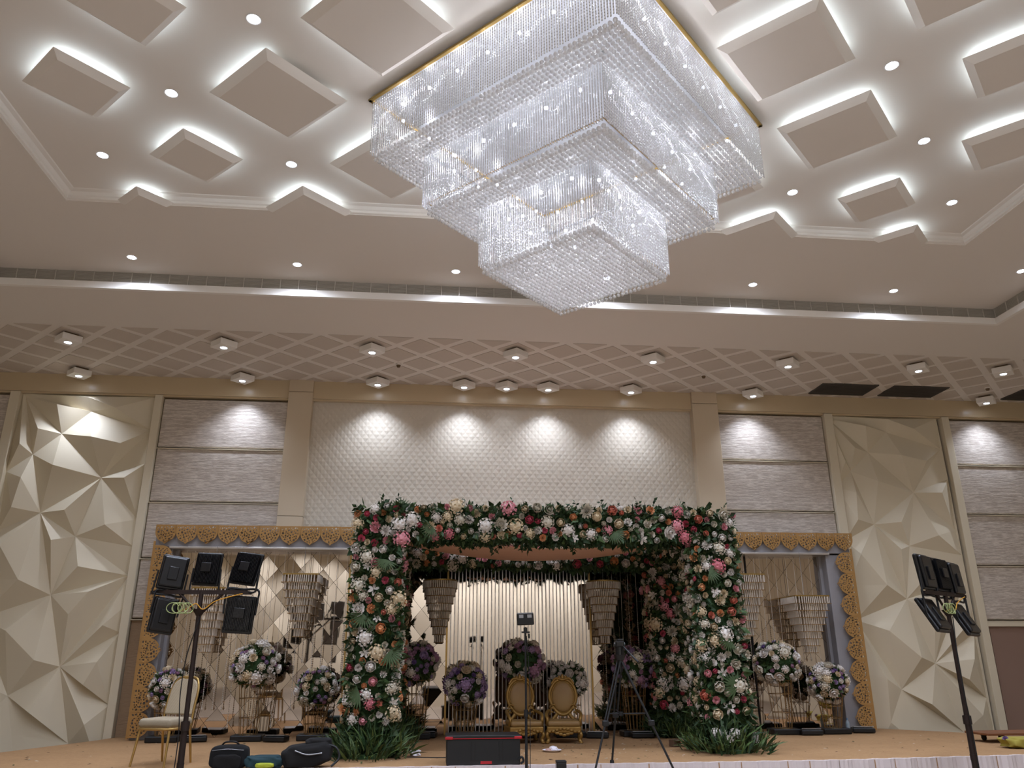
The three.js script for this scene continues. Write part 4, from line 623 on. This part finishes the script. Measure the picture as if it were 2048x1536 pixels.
{ const t = thing('jacket', 'crumpled teal jacket with a lime stripe between the two black bags', 'jacket', [-1.79, 0, -9.99]); mesh('cloth', lumpy(0.42, 0.13, 0.2, 0.09, 9), M.teal, t); mesh('lime_stripe', lumpy(0.2, 0.05, 0.06, 0.05, 3), M.lime, t, [0.02, 0.02, 0.11]); }
// floor uplights along the backdrop
const upBody = merge([rbox(0.34, 0.07, 0.2, 0.015, 0, 0.045, 0), box(0.3, 0.02, 0.16, 0, 0.02, 0)]), upGlass = box(0.3, 0.012, 0.15, 0, 0.088, -0.01);
[[-2.2, -13.0, 'black floor uplight beside the tall bouquet left of the gate'], [-3.4, -13.15, 'black floor uplight behind the banquet chair'], [0.95, -13.0, 'black floor uplight left of the left throne'], [2.62, -12.95, 'black floor uplight right of the right throne'], [3.3, -12.9, 'black floor uplight behind the camera tripod'], [6.05, -13.0, 'black floor uplight between the two right bouquets'], [7.05, -13.25, 'black floor uplight at the foot of the right gold border'], [0.0, -13.35, 'black floor uplight behind the left flower column']].forEach(([x, z, l]) => { const t = thing('floor_uplight', l, 'uplight', [x, 0, z], rr(-0.3, 0.3), 'floor uplights along the backdrop'); mesh('housing', upBody, M.black, t); mesh('front_glass', upGlass, M.steel, t, [0, 0, 0], [-0.15, 0, 0]); });
{ // wheeled board and cloth at the right
  const t = thing('wheeled_board', 'low wooden board on castors at the right end of the stage', 'dolly', [8.65, 0, -11.75], 0.05); mesh('plank', planar(rbox(1.4, 0.03, 0.5, 0.006, 0, 0.115, 0), 1), M.wood, t);
  for (const [x, z] of [[-0.45, 0.18], [0.45, 0.18], [-0.45, -0.18], [0.45, -0.18]]) mesh('castor', merge([cyl(0.04, 0.04, 0.03, 16).rotateZ(1.571).translate(x, 0.04, z), box(0.06, 0.04, 0.05, x, 0.082, z)]), M.dark, t);
  const c = thing('folded_cloth', 'crumpled olive cloth with purple petals near the right edge of the stage', 'cloth', [8.1, 0, -10.9]); mesh('fabric', lumpy(0.7, 0.14, 0.3, 0.08, 2), M.greenCloth, c); flower(c, 'chrysanthemum', F.violet, V(-0.33, 0.11, 0.05), V(-0.5, 1, 0.4), 0.045);
}
function bottle(x, z, label, lie) { const t = thing('water_bottle', label, 'bottle', [x, lie ? 0.033 : 0, z]); const g = new THREE.LatheGeometry([[0, 0], [0.03, 0], [0.032, 0.02], [0.03, 0.07], [0.032, 0.13], [0.028, 0.16], [0.012, 0.19], [0.012, 0.205]].map(([a, b]) => new THREE.Vector2(a, b)), 18); const b = mesh('body', lie ? g.rotateZ(1.45) : g, M.plastic, t); mesh('cap', lie ? cyl(0.014, 0.014, 0.02, 12, 0, 0.21).rotateZ(1.45) : cyl(0.014, 0.014, 0.02, 12, 0, 0.21), std(0x4a78a8, 0.5), t); }
bottle(6.83, -13.3, 'clear water bottle standing at the foot of the right gold border', false); bottle(-0.3, -11.0, 'clear bottle lying before the left front column', true);
{ const t = thing('disposable_plate', 'white disposable plate with scraps before the right throne', 'plate', [1.66, 0, -11.25]); mesh('dish', new THREE.LatheGeometry([[0, 0.006], [0.09, 0.008], [0.125, 0.025], [0.13, 0.026], [0.094, 0.001], [0, 0]].map(([a, b]) => new THREE.Vector2(a, b)), 32), M.plate, t); mesh('scrap', lumpy(0.1, 0.05, 0.08, 0.15, 5), M.plate, t, [0.02, 0.01, 0]); mesh('scrap', lumpy(0.07, 0.03, 0.06, 0.15, 7), std(0xc9a69a, 0.8), t, [-0.05, 0.01, 0.02]); }
{ const t = thing('torn_carton', 'small torn brown carton before the right rear column', 'carton', [3.44, 0, -11.65], 0.4); mesh('carton_body', rbox(0.13, 0.09, 0.1, 0.006, 0, 0.045, 0), M.brown, t); mesh('flap', box(0.11, 0.004, 0.06, 0.02, 0.095, 0.04).rotateX(0.2), M.brown, t); }
{ const t = thing('crumpled_tissue', 'crumpled white tissue beside the left front fern clump', 'tissue', [-0.12, 0, -11.0]); mesh('paper', lumpy(0.12, 0.06, 0.1, 0.2, 8), M.plate, t); }
{ const c = thing('floor_cable', 'black cable lying on the carpet from the left column to the road case', 'cable', [0, 0, 0]); mesh('cord', tube([[-0.25, 0.006, -10.85], [0.0, 0.006, -10.78], [0.2, 0.006, -10.74], [0.5, 0.006, -10.7], [0.62, 0.006, -10.4]], 0.006, 40, 5), M.black, c); }
{ // scattered leaves, petals and paper on the carpet
  const n = 230, m = new THREE.Matrix4(), q = new THREE.Quaternion(), o = new THREE.InstancedMesh(leafGeo.clone().rotateX(Math.PI / 2), std(0xffffff, 0.9, { side: THREE.DoubleSide }), n), cols = [0x3a2a18, 0x4a3320, 0x2c3a1c, 0xc9b9a4, 0x5a4026, 0xb8a890].map((c) => new THREE.Color(c));
  for (let i = 0; i < n; i++) { const near = rnd() < 0.45; const x = near ? rr(1.2, 3.6) : rr(-5, 9), z = near ? rr(-12.2, -10.3) : rr(-13.3, -10.2), s = rr(0.02, 0.06); m.compose(V(x, 0.008, z), q.setFromAxisAngle(V(0, 1, 0), rr(0, 6)), V(s, s, s)); o.setMatrixAt(i, m); o.setColorAt(i, pick(cols)); }
  o.name = 'stage_litter'; o.userData = { kind: 'stuff', label: 'fallen leaves, petals and paper bits on the stage carpet', category: 'litter' }; o.receiveShadow = o.castShadow = true; scene.add(o);
}
renderer.render(scene, camera);
